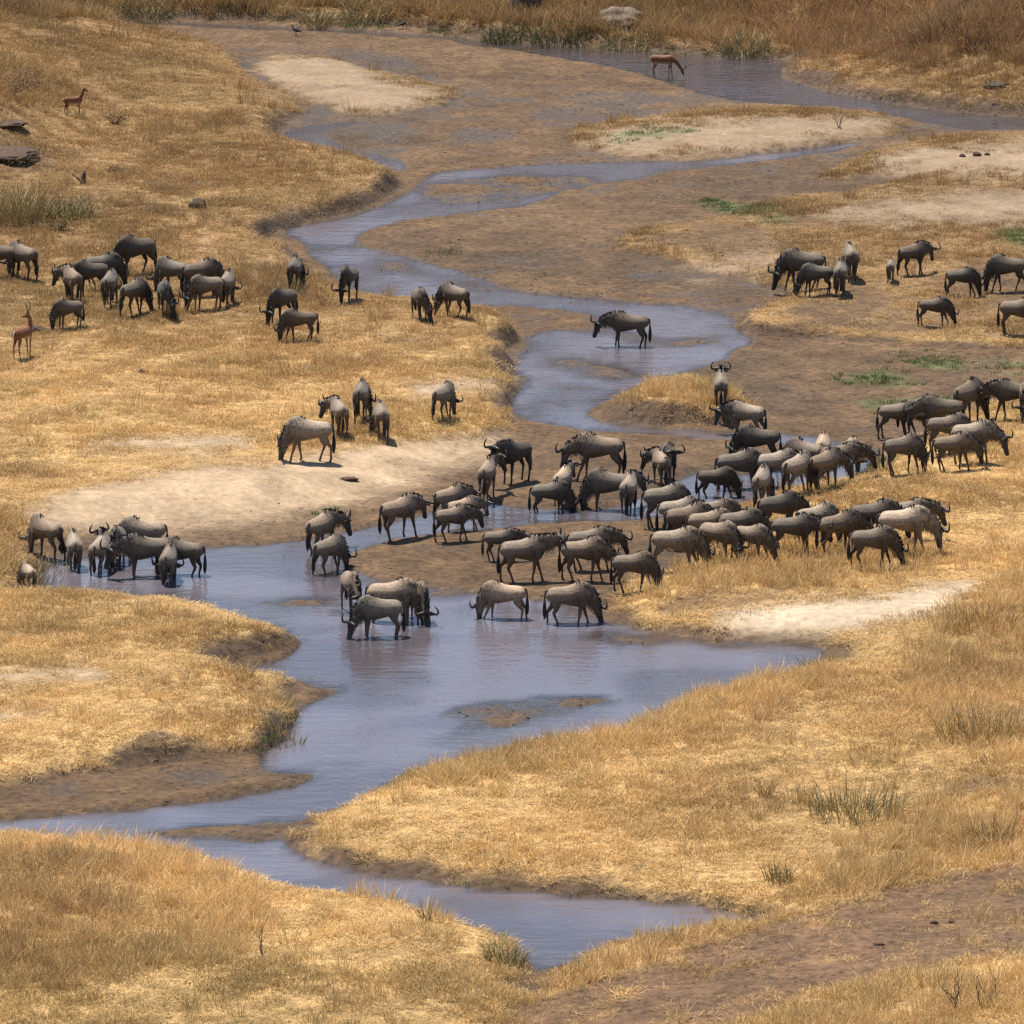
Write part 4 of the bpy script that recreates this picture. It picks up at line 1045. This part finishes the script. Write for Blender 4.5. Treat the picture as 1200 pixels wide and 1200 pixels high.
reed(1148, 868, 420, 1.1, 1.25, M_REED, 'tall olive reed clump at the right edge above the dirt track', seed=1)
reed(1003, 955, 480, 1.15, 1.0, M_REEDG, 'wide dark green reed clump in the straw near the right centre', seed=2)
reed(955, 783, 170, .5, .55, M_REEDG, 'green rushes at the inlet end below the white sand', seed=3)
reed(1155, 740, 320, 1.0, 1.2, M_STRAWB, 'tall straw clump beside the white sand patch', seed=4)
reed(592, 1128, 260, .45, .62, M_REEDG, 'dark green rushes at the tip of the near left bank', seed=5)
reed(330, 872, 220, .55, .6, M_REEDG, 'green rushes below the point of the left tongue of land', seed=6)
reed(282, 795, 110, .5, .7, M_STRAWB, 'sparse tall straw stems in the notch of the left tongue', seed=7)
reed(335, 350, 200, .6, .85, M_REED, 'dry reeds beside a grazing wildebeest at the water edge', seed=8)
reed(1160, 985, 240, .6, .9, M_REED, 'grey green shrubby reeds above the dirt track at the right', seed=9)
reed(1030, 556, 150, .45, .55, M_REEDG, 'green rushes at the pool behind the packed herd', seed=10)
reed(897, 935, 70, .14, .8, M_STRAWB, 'narrow straw tuft left of the dark green reed clump', seed=11)
reed(672, 1150, 120, .25, .75, M_STRAWB, 'orange straw tuft by the small channel mouth', seed=12)
reed(1005, 300, 60, .2, .6, M_STRAWB, 'small straw tuft above the right flats', seed=13)
reed(912, 1032, 160, .3, .65, M_REEDG, 'olive grass tuft at the channel end in the near bank', seed=14)
reed(520, 297, 200, .7, .28, M_REEDG, 'low dark green tussock on the mud beside the upper river', seed=15)
reed(30, 680, 240, .8, .8, M_REED, 'olive reeds beside the left pool near the calf', seed=16)
reed(60, 672, 200, .6, .6, M_REED, 'low reeds at the left end of the pool', seed=17)
reed(500, 1080, 60, .12, .8, M_REED, 'thin dark stems rising from the near left bank by the channel', seed=18)

def shrub(px, py, rad, h, m, label, group=None, seed=0, leaves=420, name='shrub', cat='shrub', leaf=.045):
    """stems and many small leaves spread through an uneven crown"""
    rs = random.Random(500 + seed)
    x, y, z = on_ground(px, py)
    e = bpy.data.objects.new(name, None); COL.objects.link(e); e.location = (x, y, z - .03)
    st = MB(); tips = []
    for i in range(9):
        a = rs.uniform(0, 6.28); q = rs.uniform(.3, 1); t = Vector((math.cos(a) * rad * q, math.sin(a) * rad * q, h * rs.uniform(.55, 1.0)))
        mid = t * .5 + Vector((rs.uniform(-.1, .1), rs.uniform(-.1, .1), .1 * h))
        st.tube([(0, 0, 0), mid, t], [.022, .014, .005], n=5); tips += [mid, t, t * .8]
    link('stem', st.mesh('shrub_stem', M_TWIG), e)
    V, F = [], []
    clumps = [t + Vector((rs.uniform(-.2, .2) * rad, rs.uniform(-.2, .2) * rad, rs.uniform(-.15, .1) * h)) for t in tips for _ in range(2)]
    for i in range(leaves):
        c = rs.choice(clumps); r = rad * .32
        p = c + Vector((rs.gauss(0, r * .6), rs.gauss(0, r * .6), rs.gauss(0, h * .14)))
        if p.z < .02: p.z = rs.uniform(.02, .2 * h)
        d = Vector((rs.gauss(0, 1), rs.gauss(0, 1), rs.gauss(0, .6) + .4)).normalized(); s = d.cross(Vector((rs.gauss(0, 1), rs.gauss(0, 1), rs.gauss(0, 1)))).normalized()
        L_ = leaf * rs.uniform(.7, 1.7); w = leaf * rs.uniform(.25, .5); b = len(V)
        V += [p, p + d * L_ * .5 + s * w, p + d * L_, p + d * L_ * .5 - s * w]; F.append((b, b + 1, b + 2, b + 3))
    link('foliage', py_mesh('shrub_foliage', V, F, False, m), e)
    return tag(e, label, cat, group)
reed(18, 258, 800, 1.25, 1.5, M_REED, 'large olive tan bush at the left photo edge above the herd', 'bush', 'bush', seed=30, w=.014, lean=.6)
reed(80, 254, 420, .95, 1.0, M_REEDG, 'smaller olive grey bush right of the large one at left edge', 'bush', 'bush', seed=31, w=.014, lean=.7)
shrub(68, 270, .4, .35, M_LEAFY, 'low dark shrub in front of the olive bushes at the left edge', seed=3, leaves=400)
shrub(30, 190, 1.1, .4, M_LEAFY, 'grey scrub growing over the rock outcrop at the left edge', seed=7, leaves=900)
shrub(135, 146, .7, .45, M_LEAFR, 'low reddish grey shrub right of the hillside antelope', seed=4, leaves=600)
shrub(132, 202, .3, .3, M_LEAFR, 'small rusty shrub on the bare patch of left hillside', seed=5, leaves=300)
shrub(15, 110, 1.6, .8, M_LEAFR, 'brownish scrub on top of the left mound', seed=6, leaves=1800)
for i, (bx_, by_, r_, h_, m_, lb) in enumerate([
  (170, 20, 1.0, .9, M_LEAFY, 'dark grey green bush on the far bank, left part'), (276, 18, .55, .6, M_LEAFY, 'small round bush on the far bank'), (372, 28, .7, .8, M_LEAFO, 'yellow green bush at the water on the far bank'),
  (430, 26, .9, 1.1, M_LEAFO, 'olive bush above the sitting bird on the far bank'), (590, 46, .8, .7, M_LEAFG, 'dark green water edge bush below the dark stump'),
  (655, 50, 1.1, 1.0, M_LEAFG, 'wide dark green bush at the far water edge below the boulder'), (745, 55, 1.0, .7, M_LEAFO, 'olive scrub right of the pale boulder'), (875, 65, .9, .8, M_LEAFY, 'olive scrub near the right end of the far pool'), (875, 10, .7, .9, M_LEAFR, 'dark rusty bush at the top edge centre right'), (1095, 45, .9, 1.2, M_LEAFR, 'rusty bush below the dark stump at top right'),
  (1145, 52, .8, .9, M_LEAFR, 'rusty bush on the far right slope above the driftwood'),
  ]):
    mm_ = {M_LEAFY: M_REEDG, M_LEAFO: M_REED, M_LEAFR: M_RUST, M_LEAFG: M_DKREED}[m_]
    reed(bx_, by_, 420, r_ * 1.15, h_ * .95, mm_, lb, 'bush', 'bush', 'bushes on the far bank', seed=40 + i, w=.016, lean=.75)

def twiggy(px, py, h, n, label, seed, name='dead_shrub'):
    rs = random.Random(seed); x, y, z = on_ground(px, py); mb = MB()
    for i in range(n):
        a = rs.uniform(0, 6.28); p = Vector((rs.uniform(-.1, .1), rs.uniform(-.1, .1), 0)); d = Vector((math.cos(a) * .5, math.sin(a) * .5, 1)).normalized()
        pts = [p]
        for k in range(4):
            d = (d + Vector((rs.uniform(-.4, .4), rs.uniform(-.4, .4), rs.uniform(-.1, .2)))).normalized(); pts.append(pts[-1] + d * h / 4 * rs.uniform(.7, 1.2))
            q = pts[-1]; sd_ = (d + Vector((rs.uniform(-1, 1), rs.uniform(-1, 1), .2))).normalized(); mb.tube([q, q + sd_ * h * .15, q + sd_ * h * .26 + Vector((0, 0, .04))], [.008, .006, .002], n=4)
        mb.tube(pts, [.017, .014, .011, .008, .003], n=5)
    o = link(name, mb.mesh(name, M_TWIG)); o.location = (x, y, z - .02); return tag(o, label, 'shrub')
twiggy(1122, 1185, .8, 6, 'bare dark branched shrub in the straw at the bottom right', 1)
twiggy(1155, 1180, .7, 4, 'second bare shrub right of the branched one at bottom right', 2)
twiggy(306, 1125, .85, 2, 'single thin dead shrub in the near left grass', 3)
twiggy(985, 150, .7, 3, 'spindly bare shrub in the far right channel', 4)
twiggy(1158, 102, .5, 5, 'tangle of bare twigs over driftwood on far right bank', 5)

def rock(px, py, sx, sy, sz, m, label, name, cat, seed, group=None, rot=0):
    bm = bmesh.new(); bmesh.ops.create_icosphere(bm, subdivisions=4, radius=1)
    for v in bm.verts:
        c = v.co; n = .20 * float(fbm(c.x * 2 + seed * 5, c.y * 2 + c.z * 1.7, 1.1, seed, 3)) + .08 * float(fbm(c.x * 6 + seed, c.y * 6 - c.z * 5, 1.0, seed + 3, 2))
        v.co = Vector((c.x * sx, c.y * sy, c.z * sz)) * (1 + n)
    me = bpy.data.meshes.new(name); bm.to_mesh(me); bm.free(); me.polygons.foreach_set('use_smooth', np.ones(len(me.polygons), bool)); me.materials.append(m)
    x, y, z = on_ground(px, py); o = link(name, me); o.location = (x, y + sy * .5, z + sz * .35); o.rotation_euler = (0, 0, rot)
    return tag(o, label, cat, group)
rock(728, 34, 1.2, 1.0, .6, M_GREYROCK, 'large pale brown boulder on the far bank', 'boulder', 'rock', 1)
rock(780, 63, .16, .14, .1, M_GREYROCK, 'small pale stone at the far water edge by drinking antelope', 'stone', 'rock', 2)
rock(232, 245, .3, .3, .26, M_DARKROCK, 'dark lump of rock alone on the left bank', 'rock', 'rock', 3)
rock(185, 218, .4, .3, .07, M_CLAY, 'flat dark earth lump left of the lone rock', 'earth_lump', 'earth', 4)
rock(228, 218, .28, .2, .07, M_CLAY, 'flat dark earth lump above the lone rock', 'earth_lump', 'earth', 5)
rock(2, 186, 1.3, 1.6, .17, M_CLAY, 'big dark rock outcrop at the left photo edge', 'rock_outcrop', 'rock', 6)
rock(6, 148, .8, .9, .12, M_CLAY, 'dark brown rock ledge above the left outcrop', 'rock_ledge', 'rock', 7)
for i, (a, b, s, lb) in enumerate([(1128, 184, .12, 'left of three dark clods on the upper right sand'), (1145, 183, .17, 'middle of three dark clods on the upper right sand'), (1157, 182, .1, 'right of three dark clods on the upper right sand')]):
    rock(a, b, s, s, s * .7, M_CLAY, lb, 'clod', 'earth', 10 + i, 'clods on the sand')
rock(408, 563, .3, .16, .07, M_CLAY, 'dark dried clod on the pale sand slope', 'clod', 'earth', 14, rot=.3)
rock(585, 758, .38, .35, .06, M_CLAY, 'brown mud clump breaking the water below the pale drinker', 'mud_clump', 'mud', 15)
rock(1095, 1083, .09, .08, .06, M_CLAY, 'small dark clod on the dirt track', 'clod', 'earth', 16)
rock(1030, 1108, .13, .09, .045, M_CLAY, 'flat dark clod lying on the lower dirt track', 'clod', 'earth', 17)
rock(1115, 1082, .08, .07, .06, M_CLAY, 'tiny clod right of the small dark one on the track', 'clod', 'earth', 18)
rock(168, 437, .16, .14, .08, M_CLAY, 'brown dung lump on the left bank grass', 'dung', 'dung', 19)
rock(42, 388, .28, .22, .12, M_DARKROCK, 'dark stone behind the antelope at the left edge', 'stone', 'rock', 20)
rock(1168, 103, .55, .4, .16, M_DARKROCK, 'dark driftwood heap on the far right bank', 'driftwood', 'wood', 21)

def log(pts, rad, label, px, py, name='log', m=None, cat='wood', branch=None):
    x, y, z = on_ground(px, py); mb = MB(); mb.tube(pts, rad, n=8, side=Vector((0, 1, .01)))
    for b in (branch or []): mb.tube(*b, n=6, side=Vector((0, 1, .01)))
    o = link(name, mb.mesh(name, m or M_TWIG)); o.location = (x, y, z); return tag(o, label, cat)
log([(0, 0, -.1), (.02, 0, .15), (.05, 0, .38), (.06, 0, .52)], [.12, .10, .07, .04], 'forked dark stump standing on the left hillside', 97, 216, 'tree_stump', cat='stump',
    branch=[([(0, 0, .05), (-.18, 0, .22), (-.42, 0, .42)], [.06, .05, .02])])
log([(0, 0, -.2), (.0, 0, .5), (.05, 0, 1.2)], [.6, .55, .4], 'broad dark stump at the top edge above the far water', 612, 16, 'tree_stump', cat='stump', branch=[([(.4, 0, 0), (.7, 0, .5), (.75, 0, 1.0)], [.2, .18, .1])])
log([(-.35, 0, -.1), (0, 0, .3), (.45, 0, .75), (.8, 0, 1.0)], [.16, .2, .22, .14], 'leaning dark log at the top right', 1118, 22, 'fallen_log', cat='log')
log([(-.6, 0, .03), (-.2, .05, .05), (.25, 0, .04), (.6, .05, .03)], [.02, .035, .035, .015], 'thin dark stick floating in the small near channel', 597, 1089, 'stick')
log([(-.5, 0, .0), (0, .02, .03), (.45, 0, .02)], [.02, .03, .012], 'thin stick in the shallows below the drinking cluster', 492, 801, 'stick')

# two birds at the far water
M_BIRD = simple('bird_feather', (.028, .024, .022), .7, .3, 20)
def bird(px, py, s, rot, label):
    x, y, z = on_ground(px, py)
    e = bpy.data.objects.new('bird', None); COL.objects.link(e); e.location = (x, y, max(z, 0) - .01); e.rotation_euler = (0, 0, rot); e.scale = (s,) * 3
    mb = MB()
    mb.tube([(-.34, 0, .24), (-.22, 0, .27), (-.05, 0, .31), (.10, 0, .35), (.18, 0, .42), (.20, 0, .50), (.235, 0, .535), (.28, 0, .53)], [(.02, .01), (.07, .05), (.11, .10), (.09, .10), (.045, .05), (.032, .034), (.04, .04), (.015, .015)], n=10, side=Vector((0, 1, 0)))
    link('body', fuse(mb, 'bird_body', .015, 1, .6), e, M_BIRD)
    for k in (1, -1):
        lm = MB(); lm.tube([(0, .04 * k, .26), (.0, .04 * k, .12), (.01, .04 * k, 0), (.06, .04 * k, .0)], [.014, .009, .009, .006], n=5); link('leg', lm.mesh('bird_leg', M_BIRD), e)
    bk = MB(); bk.tube([(.27, 0, .53), (.33, 0, .52), (.38, 0, .505)], [.014, .010, .003], n=5); link('beak', bk.mesh('bird_beak', M_HORN), e)
    tag(e, label, 'bird')
bird(347, 42, .85, 2.6, 'small black bird standing on the far mud near the water strip')
bird(472, 38, .7, .3, 'dark bird at the end of the thin far water strip')
